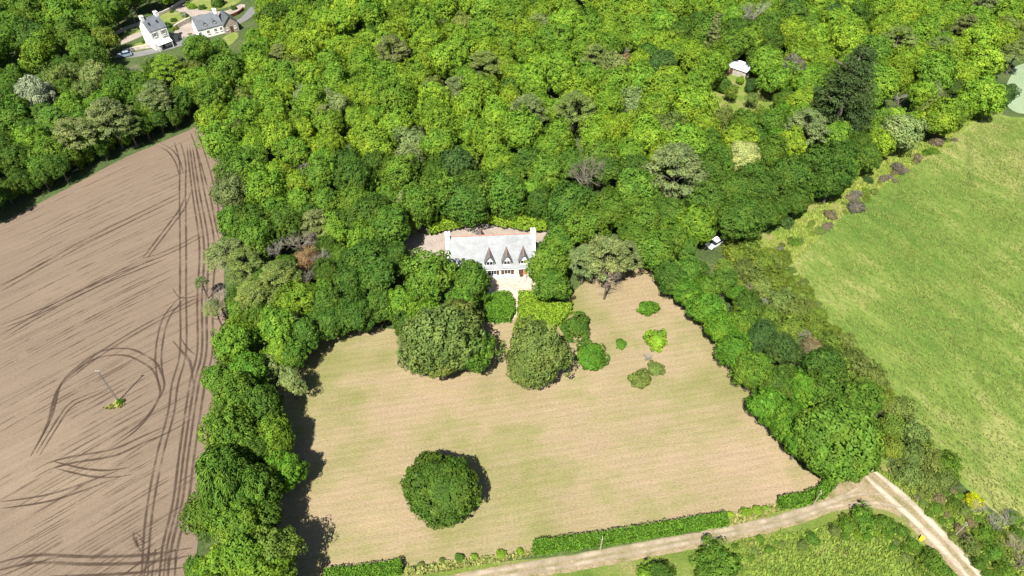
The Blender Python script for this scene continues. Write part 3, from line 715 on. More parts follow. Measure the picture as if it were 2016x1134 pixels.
BIGS = {(207, 78): 'tall yellow-olive tree at the roadside next to the three-storey white house', (66, 190): 'silvery feathery willow in the wood beyond the ploughed field',
 (1130, 215): 'large dull grey-green pine rising alone from the lime green wood', (1228, 124): 'rust-brown dying tree in a dark gap of the wood', (1330, 335): 'broad grey-olive pine at the front of the wood, near the cream tree',
 (1460, 311): 'cream-yellow blossoming round tree among dark green oaks', (1672, 178): 'huge dark tiered cypress towering beside the grassy bank', (1402, 85): 'tall narrow grey-green spruce beside the shed clearing',
 (1562, 140): 'brown-grey half dead tree between the cypress and the shed', (845, 545): 'round mid green tree hiding the far end of the slate roofed house', (930, 556): 'round green tree directly in front of the white house',
 (1080, 520): 'tall green tree against the gable beside the terrace', (600, 512): 'rust-brown dead pine crown beside bare white branches', (590, 480): 'bare pale grey dead tree above the rust-brown crown',
 (1195, 505): 'spreading olive pine with bare branches overhanging the corner of the meadow', (1195, 548): 'bare grey lower limbs under the spreading pine at the meadow corner',
 (868, 668): 'big loose olive tree in front of the house, largest of its clump', (1058, 692): 'round olive tree standing on the mown meadow below the garden hedge',
 (440, 945): 'feathery dark willow leaning over the ploughed field edge', (1646, 866): 'very large round green oak overhanging the junction of the dirt tracks',
 (445, 500): 'olive pine leaning out over the edge of the ploughed field', (545, 1085): 'yellow-tinged tree at the bottom of the tree belt', (430, 590): 'bare pale branches reaching over the tyre tracks'}
for e in EXPL:
    plant(*e[:5], hk=e[5] if len(e) > 5 else 1.3 if (e[0] < 620 and e[1] > 630) or e[:2] in ((745, 545), (780, 500), (770, 445)) else 1.0, label=BIGS.get((e[0], e[1])))
plant(871, 960, 79, 'dense', 'D', 0.62, 'round solitary green tree in the middle of the mown meadow', sq=0.72 * 79 * depth(868, 962, 5) / F / (79 * depth(868, 962, 5) / F))

# ------------------------------------------------------------------ the rest of the wood
F1 = [(438, 330), (405, 215), (360, 150), (480, 95), (505, 20), (520, -60), (2060, -60), (2000, 30), (1965, 110), (1945, 175), (1850, 235), (1740, 275), (1620, 365), (1490, 440), (1400, 455), (1300, 520), (1260, 460), (1130, 450), (1060, 395), (1000, 400), (870, 400), (830, 440), (800, 540), (770, 625), (640, 640), (600, 600), (470, 620), (455, 500), (455, 420)]
F2 = [(-110, 490), (-110, 215), (0, 228), (100, 175), (190, 128), (235, 170), (330, 168), (430, 125), (480, 110), (395, 160), (405, 215), (385, 240), (330, 258), (235, 303), (130, 358), (0, 425)]
F3 = [(-140, -90), (330, -90), (310, -20), (240, 10), (165, 50), (90, 95), (-10, 160), (-140, 215)]
F5 = [(440, 640), (600, 640), (620, 690), (590, 760), (560, 860), (560, 1000), (570, 1134), (580, 1220), (400, 1220), (400, 1000), (430, 900), (430, 760)]
F6 = [(1300, 535), (1390, 490), (1430, 540), (1480, 620), (1560, 690), (1640, 720), (1700, 780), (1680, 850), (1600, 880), (1520, 830), (1460, 740), (1400, 670), (1350, 600)]
HOLES = [[(1358, 436), (1450, 425), (1462, 538), (1366, 548)], [(215, 100), (215, 60), (275, 20), (360, -30), (500, -30), (510, 30), (440, 70), (340, 100), (250, 118)], [(1395, 150), (1420, 98), (1490, 90), (1505, 140), (1535, 160), (1530, 205), (1390, 222), (1400, 185)], [(1735, 165), (1810, 165), (1810, 215), (1735, 215)], [(790, 480), (825, 420), (850, 395), (1080, 385), (1130, 445), (1110, 570), (800, 540)]]
def fill(poly, tries, rr, colour, zz=8.0, pack=0.78):
    pts = [at(x, y, zz) for x, y in poly]
    wp = [(q.x, q.y) for q in pts]
    x0, x1 = min(q[0] for q in wp), max(q[0] for q in wp); y0, y1 = min(q[1] for q in wp), max(q[1] for q in wp)
    holes = [[(at(x, y, zz).x, at(x, y, zz).y) for x, y in h] for h in HOLES]
    for k in range(tries):
        f = 1.0 - 0.35 * k / tries
        r = random.uniform(*rr) * f
        x, y = random.uniform(x0, x1), random.uniform(y0, y1)
        if not in_poly(x, y, wp) or any(in_poly(x, y, h) for h in holes): continue
        if any((x - a) ** 2 + (y - b) ** 2 < (pack * (r + c)) ** 2 for a, b, c in OCC): continue
        px, py = proj((x, y, zz))
        if px < -60 or px > 2076 or proj((x, y, 13))[1] < -70 - r * 5 and proj((x, y, 13))[1] < -40: continue
        kind, col = colour(px, py)
        plant(0, 0, 0, kind, col, random.uniform(0.9, 1.12), world=(x, y), rad=r)
def col_wood(px, py):
    q = random.random()
    lime = min(1, max(0.08, (430 - py) / 190))
    if px > 1260 and py < 300: lime *= 0.7 if px < 1750 else 1.0
    if px < 480 and py < 300: lime *= 0.55
    if px < 560 and py > 300: lime = min(lime, .35)
    if px > 1380 and py > 290: return 'fine', random.choice('DDG')
    if q < 0.012: return 'bare', random.choice('Ww')
    if q < 0.05 and py < 370: return 'pine', random.choice('Oo')
    if q < 0.075: return 'loose', random.choice('PoO')
    if random.random() < lime: return random.choice(['round', 'round', 'round', 'loose']), random.choice('LLll')
    return random.choice(['round', 'fine', 'loose']), (random.choice('GGDDl') if py > 260 else random.choice('GGlDG'))
def col_left(px, py):
    return random.choice(['round', 'round', 'loose', 'pine']), random.choice('GDGolD')
def col_top(px, py):
    return random.choice(['round', 'loose']), random.choice('lGGDl')
def col_belt(px, py): return random.choice(['round', 'fine']), random.choice('GDlE')
def col_hedge(px, py): return 'fine', random.choice('GDE')
def col_under(px, py): return random.choice(['round', 'fine']), random.choice('DGD')
fill(F1, 26000, (4.3, 6.1), col_wood, pack=0.67)
fill(F2, 6000, (4.2, 5.4), col_left, 0.5, pack=0.72)
fill(F3, 8000, (5.0, 6.8), col_top, pack=0.72)
fill([q for q in F1 if q[1] > 330] + [(430, 350), (1500, 380)][::-1], 6000, (2.6, 3.6), col_under, 4.0, 0.62)
fill(F2, 3000, (2.2, 3.0), col_under, 0.5, 0.62)
fill(F5, 1500, (2.5, 4.2), col_belt, 5.0, 0.72)
fill(F6, 1500, (2.2, 3.6), col_hedge, 4.0, 0.72)

# ------------------------------------------------------------------ scrub on the pasture side of the hedgerow
SCRUB = [(1440, 478, 18, 'Y'), (1450, 500, 26, 'Y'), (1475, 480, 22, 'Y'), (1430, 525, 24, 'Y'), (1470, 530, 26, 'o'), (1500, 515, 24, 'Y'), (1450, 560, 24, 'Y'), (1500, 560, 28, 'o'), (1530, 550, 24, 'Y'),
 (1480, 590, 20, 'T'), (1540, 590, 30, 'o'), (1510, 620, 26, 'Y'), (1570, 610, 26, 'o'), (1560, 640, 26, 'Y'), (1605, 640, 28, 'Y'), (1630, 670, 26, 'Y'), (1600, 680, 24, 'T'), (1650, 720, 34, 'Y'),
 (1690, 715, 32, 'o'), (1725, 745, 30, 'o'), (1700, 760, 34, 'Y'), (1745, 790, 26, 'Y'), (1775, 800, 32, 'o'), (1760, 840, 34, 'Y'), (1800, 850, 36, 'o'), (1760, 880, 30, 'Y'), (1800, 895, 32, 'o'), (1835, 905, 30, 'o'), (1865, 915, 28, 'G'), (1790, 930, 28, 'o'), (1830, 945, 26, 'o'), (1815, 870, 16, 'L'),
 (1860, 945, 20, 'o'), (1545, 435, 16, 'd'), (1510, 448, 12, 'd'), (1475, 468, 14, 'd'), (1710, 353, 9, 'd'), (1685, 405, 18, 'w'), (1770, 330, 14, 'w'), (1845, 275, 16, 'w'), (1635, 420, 14, 'T'), (1920, 218, 18, 'o'), (1945, 205, 14, 'o'), (1935, 225, 12, 'T'),
 # scrub below the dirt track
 (1700, 1020, 24, 'G'), (1670, 1035, 18, 'G'), (1740, 1025, 18, 'G'), (1645, 1045, 14, 'o'), (1600, 1060, 14, 'G'), (1580, 1072, 12, 'o'), (1515, 1082, 10, 'G'), (1415, 1105, 42, 'G'), (1395, 1130, 30, 'D'), (1300, 1128, 28, 'D'), (1275, 1138, 24, 'l'),
 (1830, 1100, 24, 'G'), (1860, 1125, 20, 'G'), (1800, 1070, 14, 'G'), (1775, 1045, 14, 'G'),
 # rough corner beside the lane
 (1918, 985, 20, 'F'), (1900, 1005, 14, 'o'), (1880, 990, 12, 'D'), (1940, 1050, 20, 'G'), (1915, 1075, 18, 'o'), (1960, 1090, 20, 'G'), (1930, 1110, 16, 'G'), (1995, 1020, 18, 'G'), (2008, 1050, 16, 'G'), (1890, 1040, 12, 'T'), (1905, 1060, 14, 'T'), (1870, 1000, 12, 'Y'), (1985, 1125, 22, 'G')]
SL = {(1918, 985): 'yellow flowering gorse bush in the rough corner beside the lane', (1685, 405): 'large round brown-grey bramble on the edge of the pasture', (1545, 435): 'dark conifer-like bush at the bottom of the grassy bank',
      (1415, 1105): 'largest leafy bush below the curve of the dirt track', (1710, 353): 'lone dark green bush on the grassy bank'}
for x, y, r, c in SCRUB: plant(x, y, r, 'scrub', c, label=SL.get((x, y)))
for x, y, r, c in [(1958, 1030, 22, 'W'), (1985, 1020, 20, 'W'), (1995, 1075, 26, 'W'), (2010, 1110, 26, 'w'), (1925, 1000, 18, 'W'), (1500, 600, 16, 'W'), (1475, 570, 14, 'w'), (1580, 660, 16, 'W'), (1592, 690, 16, 'w'), (1738, 815, 12, 'w'), (1275, 705, 13, 'W'), (1630, 690, 10, 'W')]:
    plant(x, y, r, 'twig', c)
def band(poly, k, rr, cols, zz=0.6):
    made = 0
    wp = [(at(x, y, zz).x, at(x, y, zz).y) for x, y in poly]
    xs = [q[0] for q in wp]; ys = [q[1] for q in wp]
    for _ in range(4000):
        if made >= k: break
        x, y = random.uniform(min(xs), max(xs)), random.uniform(min(ys), max(ys)); r = random.uniform(*rr)
        if not in_poly(x, y, wp) or any((x - a) ** 2 + (y - b) ** 2 < (0.7 * (r + c)) ** 2 for a, b, c in OCC): continue
        plant(0, 0, 0, 'scrub', random.choice(cols), world=(x, y), rad=r, sq=random.uniform(0.5, 0.8)); made += 1
band([(1540, 470), (1640, 410), (1760, 330), (1860, 262), (1900, 235), (1915, 245), (1870, 285), (1770, 350), (1660, 425), (1570, 485), (1530, 500)], 34, (0.6, 1.5), 'YYoTwGY')
band([(1480, 500), (1540, 490), (1640, 640), (1720, 720), (1790, 800), (1760, 860), (1700, 760), (1600, 700), (1500, 640)], 40, (1.0, 2.0), 'YYoYo')
band([(1640, 1030), (1740, 1010), (1790, 1050), (1880, 1130), (1830, 1140), (1740, 1060), (1650, 1060)], 18, (0.5, 1.2), 'GGoGl')
band([(1790, 960), (1850, 940), (1930, 1000), (2010, 1060), (2016, 1134), (1950, 1134), (1860, 1040)], 24, (0.5, 1.1), 'GYoGT')
band([(1430, 1062), (1560, 1052), (1630, 1060), (1600, 1085), (1450, 1100)], 10, (0.4, 0.8), 'Go')

# garden shrubs on the mown meadow
for x, y, r, c, s, lb in [(1273, 604, 22, 'E', 0.8, 'small bright green shrub near the pine corner of the meadow'), (1295, 666, 26, 'L', 0.85, 'square lime-yellow shrub on the mown meadow'),
    (1137, 641, 31, 'D', 0.8, 'dark green dome-shaped shrub next to the garden hedge'), (1162, 698, 36, 'E', 0.75, 'wide bright green shrub beside the round olive tree'), (1224, 677, 12, 'E', 0.8, 'smallest bright green shrub alone on the meadow'),
    (1262, 746, 22, 'o', 0.9, 'larger olive shrub of the pair with dead twigs'), (1289, 724, 17, 'o', 0.9, 'smaller olive shrub of the pair with dead twigs')]:
    o = plant(x, y, r, 'shrub', c, label=lb, sq=s)
plant(236, 791, 7, 'shrub', 'E', label='small green bush at the foot of the field pole')
for x, y, r, c in [(1440, 1012, 9, 'L'), (1470, 1008, 12, 'L'), (1492, 1003, 11, 'L'), (1510, 1000, 8, 'l'), (905, 1098, 10, 'G'), (935, 1095, 9, 'l'), (985, 1090, 11, 'l'), (1025, 1086, 9, 'L'), (870, 1103, 7, 'o'), (830, 1110, 8, 'o'), (960, 1100, 7, 'o')]:
    plant(x, y, r, 'shrub', c, sq=0.7)

# ------------------------------------------------------------------ clipped hedges
def hedge(name, px, z0, z1, col, label, dens=34, leaf=0.17, ztop=None, rough=0.16, inset=0.22, cat='hedge', group=None, world=None, under=0.0):
    zt = z1 if ztop is None else ztop
    P = world or [at(x, y, zt) for x, y in px]
    P = [(q[0], q[1]) for q in P]
    area2 = sum(P[i - 1][0] * P[i][1] - P[i][0] * P[i - 1][1] for i in range(len(P)))
    if area2 < 0: P = P[::-1]
    cx = sum(q[0] for q in P) / len(P); cy = sum(q[1] for q in P) / len(P)
    root = empty(name, (cx, cy, 0)); tag(root, label, cat, group)
    P = [(x - cx, y - cy) for x, y in P]
    r_ = np.random.default_rng(int(abs(cx * 97 + cy * 31)) + 5)
    xs = [q[0] for q in P]; ys = [q[1] for q in P]
    pts = []; nr = []
    def bumpf(x, y, z): return math.sin(x * 1.9 + 1.3 * math.sin(y * 1.1)) * math.sin(y * 2.3 + z) * rough + math.sin(x * 4.7 + y * 3.9 + z * 2) * rough * .5
    k = int((max(xs) - min(xs)) * (max(ys) - min(ys)) * dens)
    for _ in range(k):
        x, y = r_.uniform(min(xs), max(xs)), r_.uniform(min(ys), max(ys))
        if in_poly(x, y, P): pts.append((x, y, z1 + bumpf(x, y, 0) + r_.normal(0, .05))); nr.append((0, 0, 1))
    for i in range(len(P)):
        a, b = P[i - 1], P[i]; l = math.hypot(b[0] - a[0], b[1] - a[1])
        if l < 1e-4: continue
        nx, ny = (b[1] - a[1]) / l, -(b[0] - a[0]) / l
        for _ in range(int(l * (z1 - z0) * dens)):
            t = r_.uniform(); z = r_.uniform(z0, z1); x, y = a[0] + (b[0] - a[0]) * t, a[1] + (b[1] - a[1]) * t
            q = bumpf(x, y, z) + r_.normal(0, .05); pts.append((x + nx * q, y + ny * q, z)); nr.append((nx, ny, 0.25))
    pts = np.array(pts); nr = unit(np.array(nr, dtype=float) + r_.normal(size=(len(nr), 3)) * 0.5)
    V, Fc = leaf_quads(pts, nr, leaf, r_, 0.6)
    o = link(bpy.data.objects.new('foliage', mesh_np('foliage', V, Fc, 3, M['leaf'], np.repeat(r_.uniform(0, 1, len(pts)), 2))), root)
    o.color = (*COL[col], 1)
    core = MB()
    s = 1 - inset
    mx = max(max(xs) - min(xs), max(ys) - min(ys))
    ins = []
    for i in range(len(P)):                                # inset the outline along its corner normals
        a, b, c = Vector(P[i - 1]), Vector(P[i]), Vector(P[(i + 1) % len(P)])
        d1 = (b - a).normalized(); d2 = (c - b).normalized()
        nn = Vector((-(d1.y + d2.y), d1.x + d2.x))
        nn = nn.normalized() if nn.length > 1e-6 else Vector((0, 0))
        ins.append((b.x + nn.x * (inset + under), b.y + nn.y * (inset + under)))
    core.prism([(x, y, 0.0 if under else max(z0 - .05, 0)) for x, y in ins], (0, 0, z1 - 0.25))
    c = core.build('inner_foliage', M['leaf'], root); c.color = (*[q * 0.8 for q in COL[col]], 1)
    return root

def strip(px, width):
    """outline of a hedge whose foot runs along the given pixels (camera side), width metres deep"""
    a = [at(x, y, 0) for x, y in px]; back = []
    for i, q in enumerate(a):
        d = (a[min(i + 1, len(a) - 1)] - a[max(i - 1, 0)]).normalized(); nn = Vector((-d.y, d.x, 0))
        if nn.y < 0: nn = -nn
        back.append(q + nn * width)
    return [(q.x, q.y) for q in a + back[::-1]]
hedge('field_hedge', None, 0, 1.7, 'E', 'longest clipped green hedge between the meadow and the dirt track', world=strip([(1052, 1094), (1180, 1078), (1310, 1057), (1432, 1037)], 1.7), dens=42, leaf=0.13)
hedge('field_hedge', None, 0, 1.7, 'E', 'short clipped hedge ending at the track junction', world=strip([(1536, 1006), (1580, 998), (1622, 983), (1645, 950)], 1.6), dens=42, leaf=0.13)
hedge('field_hedge', None, 0, 1.7, 'E', 'clipped hedge cut by the bottom of the photo', world=strip([(640, 1150), (700, 1146), (793, 1132)], 1.7), dens=42, leaf=0.13)
hedge('garden_hedge', [(976, 572), (1002, 572), (1012, 588), (1013, 610), (1005, 626), (985, 628), (955, 625), (955, 590)], 0, 1.4, 'E', 'low rounded green hedge block beside the garden path', dens=40, leaf=0.16)
hedge('garden_hedge', [(1022, 572), (1062, 572), (1090, 596), (1128, 594), (1122, 612), (1092, 642), (1070, 668), (1030, 668), (1012, 648), (1020, 622)], 0, 1.4, 'L', 'broad lime-yellow hedge mass between path and meadow', dens=34, leaf=0.2, rough=0.25)
hedge('yard_hedge', [(842, 452), (880, 443), (925, 433), (945, 428), (990, 436), (1030, 443), (1075, 446), (1080, 425), (1062, 408), (1000, 412), (940, 408), (890, 420), (848, 432)], 1.3, 2.6, 'L', 'pale yellow-green hedge curving behind the gravel yard', dens=30, leaf=0.22, rough=0.3, under=1.1)

# ------------------------------------------------------------------ buildings
def slab(name, q, thick, material, parent, loc=(0, 0, 0)):
    """sloping roof plane: q = lower-left, lower-right, upper-right, upper-left (local); UV in metres"""
    q = [Vector(v) for v in q]; nn = (q[1] - q[0]).cross(q[3] - q[0]).normalized()
    V = q + [v - nn * thick for v in q]
    Fc = [(0, 1, 2, 3), (7, 6, 5, 4), (0, 4, 5, 1), (1, 5, 6, 2), (2, 6, 7, 3), (3, 7, 4, 0)]
    me = bpy.data.meshes.new(name); me.from_pydata(V, [], Fc); me.materials.append(material)
    u = (q[1] - q[0]).normalized(); v_ = nn.cross(u)
    uv = me.uv_layers.new(name='UVMap')
    for lp in me.loops:
        d = Vector(V[lp.vertex_index]) - q[0]; uv.data[lp.index].uv = (d.dot(u), d.dot(v_))
    return link(bpy.data.objects.new(name, me), parent)

def frame_from_ridge(p1, p2):
    d = p2 - p1; rz = math.atan2(d.y, d.x); c = (p1 + p2) / 2
    return Vector((c.x, c.y, 0)), rz, Vector((d.x, d.y, 0)).length

def window(parent, x, y, z, w_, h_, frame=None, shutters=None, ny=-1, name='window', bars=1, pane='glass'):
    f = MB(); t = 0.07
    for sx in (-1, 1): f.box((x + sx * (w_ / 2 - t / 2), y + ny * 0.03, z), (t, 0.1, h_))
    for sz in (-1, 1): f.box((x, y + ny * 0.031, z + sz * (h_ / 2 - t / 2)), (w_ - 2 * t, 0.1, t))
    for b in range(bars): f.box((x - w_ / 2 + w_ * (b + 1) / (bars + 1), y + ny * 0.029, z), (t, 0.09, h_ - 2 * t))
    f.box((x, y + ny * 0.06, z - h_ / 2 - 0.05), (w_ + 0.2, 0.2, 0.08))
    o = f.build(name, frame or M['white_paint'], parent)
    MB().box((x, y + ny * 0.012, z), (w_ - t, 0.03, h_ - t)).build('pane', M[pane], o)
    if shutters:
        for sx in (-1, 1):
            s = MB().box((x + sx * (w_ / 2 + 0.02 + w_ * 0.24), y + ny * 0.04, z), (w_ * 0.46, 0.06, h_ + 0.05))
            for b in (-.3, .3): s.box((x + sx * (w_ / 2 + 0.02 + w_ * 0.24), y + ny * 0.085, z + b * h_), (w_ * 0.42, 0.03, 0.09))
            s.build('shutter', shutters, o)
    return o

def gable_house(name, p1, p2, D, eave, ridge, wallm, roofm, label, over=0.25, chim=(1, 1), ridge_mat=None, coping=True, extraL=0.0):
    c, rz, L = frame_from_ridge(p1, p2); L += extraL
    root = empty(name, c, rz); tag(root, label, 'house')
    hl, hd = L / 2, D / 2
    wl = MB()
    wl.prism([(-hl, -hd, 0), (-hl, hd, 0), (-hl, hd, eave), (-hl, 0, ridge - 0.12), (-hl, -hd, eave)], (L, 0, 0))
    wl.build('wall', wallm, root)
    sl = (ridge - eave) / hd; k = 0.55 if coping else -0.15
    for s in (-1, 1):
        y0 = s * (hd + over); z0 = eave - over * sl + 0.14; y1 = 0.0; z1 = ridge + 0.14
        a = [(-s * -1 * (hl - k) * 1.0, y0, z0), (s * -1 * (hl - k), y0, z0), (s * -1 * (hl - k), y1, z1), (s * (hl - k), y1, z1)]
        slab('roof', [a[0], a[1], a[2], a[3]] if True else a, 0.14, roofm, root)
    if ridge_mat:
        MB().prism([(-hl + k, -0.16, ridge + 0.10), (-hl + k, 0, ridge + 0.27), (-hl + k, 0.16, ridge + 0.10)], (L - 2 * k, 0, 0)).build('ridge_tiles', ridge_mat, root)
    if coping:
        for s in (-1, 1):
            cpg = MB(); x0 = s * hl - (0.52 if s > 0 else 0.0) + (0.01 if s > 0 else -0.01)
            cpg.prism([(x0, -hd - over, eave - over * sl + 0.02), (x0, 0, ridge + 0.02), (x0, hd + over, eave - over * sl + 0.02), (x0, hd + over, eave - over * sl + 0.42), (x0, 0, ridge + 0.42), (x0, -hd - over, eave - over * sl + 0.42)], (0.52, 0, 0))
            cpg.build('gable_coping', wallm, root)
    for s, on in zip((-1, 1), chim):
        if not on: continue
        ch = MB(); x = s * (hl - 0.42)
        ch.box((x, 0, ridge - 0.1), (0.9, 1.3, 2.0)); ch.box((x, 0, ridge + 0.96), (1.02, 1.42, 0.12))
        o = ch.build('chimney', wallm, root)
        for yy in (-.35, .35): MB().tube([(x, yy, ridge + 1.0), (x, yy, ridge + 1.3)], [0.14, 0.12], 8).build('chimney_pot', M['red_tile'], o)
    return root, L, hd, rz, c

# main house
RZ = 8.0
P1, P2 = at(880, 467, RZ), at(1050, 460, RZ)
house, L, hd, hrz, hc = gable_house('longhouse', P1, P2, 8.8, 2.9, RZ, M['render'], M['slate'], 'long white house with pale slate roof and three pointed dormers', ridge_mat=M['red_tile'], extraL=0.6)
def loc_x(px, py, z):
    q = at(px, py, z) - hc; return q.x * math.cos(hrz) + q.y * math.sin(hrz)
slope = (RZ - 2.9) / hd
def dormer(x, side=-1):
    zb, ze, za = 3.35, 4.5, 6.1; wd = 0.85
    yf = -(hd - (zb - 2.9 - 0.15) / slope) - 0.02
    yb = lambda z: -(hd - (z - 2.9) / slope) + 0.25
    s = -side
    b = MB().prism([(x - wd, yf * s, zb - 0.35), (x + wd, yf * s, zb - 0.35), (x + wd, yf * s, ze), (x, yf * s, za - 0.25), (x - wd, yf * s, ze)], (0, (yb(za) - yf) * s * 0.75, 0))
    d = b.build('dormer', M['slate'], house)
    for q in (-1, 1):
        xo, zo = x + q * (wd + 0.22), ze - 0.38
        yo = yf - 0.3
        pts = [(xo, yo * s, zo), (x, (yo - 0.1) * s, za), (x, (yb(za) + 0.15) * s, za), (xo, yb(zo) * s, zo)]
        m_ = MB(); nrm = Vector((q * (za - zo), 0, wd + .28)).normalized() * 0.09
        m_.prism(pts, nrm); m_.build('dormer_roof', M['mid_slate'], d)
    MB().prism([(x - 0.13, (yf - 0.56) * s, za + 0.03), (x, (yf - 0.56) * s, za + 0.2), (x + 0.13, (yf - 0.56) * s, za + 0.03)], (0, (yb(za) + 0.1 - yf + 0.56) * s, 0)).build('dormer_ridge', M['red_tile'], d)
    MB().prism([(x - wd + .02, (yf - 0.03) * s, ze + .04), (x + wd - .02, (yf - 0.03) * s, ze + .04), (x, (yf - 0.03) * s, za - 0.3)], (0, -0.05 * s, 0)).build('dormer_gable', M['render'], d)
    window(d, x, yf * s, (zb + ze) / 2 + 0.1, 1.35, 1.05, ny=-s, bars=1)
for px_ in (963.6, 997.7, 1031.0): dormer(loc_x(px_, 510, 4.6))
dormer(loc_x(946, 457, 7.0), 1)
yw = -hd
for px_, w_ in ((946, 1.1), (972, 1.1), (999, 1.35)):
    window(house, loc_x(px_, 533, 1.6), yw, 1.6, w_, 1.25, shutters=M['brown_wood'])
xd = loc_x(1025.5, 536, 1.1)
dr = MB().box((xd, yw - 0.02, 1.06), (1.0, 0.06, 2.1)).build('door', M['brown_wood'], house)
MB().box((xd + 0.38, yw - 0.08, 1.05), (0.05, 0.08, 0.2)).build('handle', M['steel'], dr)
MB().box((xd + 0.95, yw - 0.06, 1.08), (0.8, 0.06, 2.1)).build('door_shutter', M['oak_wood'], house)
for xx in (-6.4, -4.2): window(house, xx, yw, 1.6, 1.1, 1.25, shutters=M['brown_wood'])
MB().tube([(-L / 2 + 0.3, yw - 0.36, 2.62), (L / 2 - 0.3, yw - 0.36, 2.62)], [0.07, 0.07], 6).build('gutter', M['steel'], house)

def lounger(px, py, rz, label):
    q = at(px, py, 0.06); o = empty('sun_lounger', q, rz); tag(o, label, 'sun lounger', 'sun loungers on the terrace')
    f = MB()
    for s in (-1, 1): f.box((s * 0.33, 0, 0.30), (0.05, 1.3, 0.05))
    f.box((0, -0.62, 0.30), (0.66, 0.05, 0.05)); f.build('frame', M['white_paint'], o)
    for sx in (-1, 1):
        for yy in (-.5, .5): MB().box((sx * 0.33, yy, 0.14), (0.05, 0.05, 0.28)).build('leg', M['white_paint'], o)
    MB().box((0, 0, 0.345), (0.6, 1.28, 0.03)).build('seat', M['fabric'], o)
    MB().prism([(-.3, .64, .34), (.3, .64, .34), (.3, 1.15, .78), (-.3, 1.15, .78)], (0, -0.03, 0.03)).build('backrest', M['fabric'], o)
lounger(1021, 552, R(5), 'grey sun lounger nearer the path on the terrace'); lounger(1031, 553, R(-20), 'grey sun lounger angled towards the house door')

# far houses
h1, L1, hd1, rz1, c1 = gable_house('village_house', at(277, 39, 9.0), at(309.5, 28, 9.0), 6.6, 6.0, 9.0, M['render'], M['dark_slate'], 'tall three-storey white house with slate roof by the road', over=0.1, coping=False)
for xx, zz, w_ in ((-1.5, 4.8, .9), (1.4, 4.8, .9), (-1.6, 2.2, .8), (1.5, 2.9, .9), (0.0, 4.8, .0), (1.5, 1.3, .9)):
    if w_: window(h1, xx, -hd1, zz, w_, 1.25, shutters=M['grey_plank'])
MB().box((-0.1, -hd1 - 0.03, 1.05), (0.9, 0.08, 2.1)).build('door', M['brown_wood'], h1)
for xx in (-1.4, 1.2):
    MB().prism([(xx - .3, -hd1 * .62, 6.0 + 3 * .38 + .22), (xx + .3, -hd1 * .62, 6.0 + 3 * .38 + .22), (xx + .3, -hd1 * .40, 6 + 3 * .60 + .22), (xx - .3, -hd1 * .40, 6 + 3 * .60 + .22)], (0, -.03, .05)).build('skylight', M['glass'], h1)
MB().prism([(-2.6, -hd1 - 1.9, 2.0), (2.4, -hd1 - 1.9, 2.0), (2.4, -hd1 - .05, 2.7), (-2.6, -hd1 - .05, 2.7)], (0, 0, .08)).build('porch_awning', M['white_paint'], h1)
MB().box((-2.4, -hd1 - 1.8, 1.0), (.12, .12, 2.0)).build('porch_post', M['white_paint'], h1); MB().box((2.2, -hd1 - 1.8, 1.0), (.12, .12, 2.0)).build('porch_post', M['white_paint'], h1)
MB().prism([(L1 / 2 + .02, -hd1 + .5, 0), (L1 / 2 + 2.6, -hd1 + .5, 0), (L1 / 2 + 2.6, -hd1 + .5, 2.0), (L1 / 2 + .02, -hd1 + .5, 2.9)], (0, 3.6, 0)).build('lean_to', M['dark_slate'], h1)
h2, L2, hd2, rz2, c2 = gable_house('cottage', at(377, 35, 6.0), at(425, 23, 6.0), 6.4, 3.0, 6.0, M['render'], M['dark_slate'], 'long white cottage with slate roof and stone gabled wing', over=0.2, chim=(0, 1), coping=False)
for xx in (-3.6, -1.0, 1.4, 3.2): window(h2, xx, -hd2, 1.7, .9, 1.2)
for xx in (-1.2, 1.8):
    dd = MB().prism([(xx - .6, -hd2 + .3, 2.9), (xx + .6, -hd2 + .3, 2.9), (xx + .6, -hd2 + .3, 4.1), (xx, -hd2 + .3, 4.8), (xx - .6, -hd2 + .3, 4.1)], (0, 1.9, 0)).build('dormer', M['dark_slate'], h2)
    window(dd, xx, -hd2 + .3, 3.6, .8, .8)
wing = MB().prism([(L2 / 2 + .05, -hd2 - 1.2, 0), (L2 / 2 + 4.6, -hd2 - 1.2, 0), (L2 / 2 + 4.6, -hd2 - 1.2, 2.9), (L2 / 2 + 2.3, -hd2 - 1.2, 5.2), (L2 / 2 + .05, -hd2 - 1.2, 2.9)], (0, 6.0, 0)).build('stone_wing', M['stone'], h2)
for s in (-1, 1):
    xm = L2 / 2 + 2.33
    MB().prism([(xm, -hd2 - 1.45, 5.3), (xm + s * 2.55, -hd2 - 1.45, 2.75), (xm + s * 2.55, hd2 - 1.5, 2.75), (xm, hd2 - 1.5, 5.3)], (0, 0, .14)).build('wing_roof', M['dark_slate'], h2)
MB().box((L2 / 2 + 2.3, -hd2 - 1.23, 1.05), (.9, .08, 2.1)).build('door', M['brown_wood'], h2)
for xx in (1.0, 3.6): window(h2, L2 / 2 + xx, -hd2 - 1.2, 1.6, .6, .8)

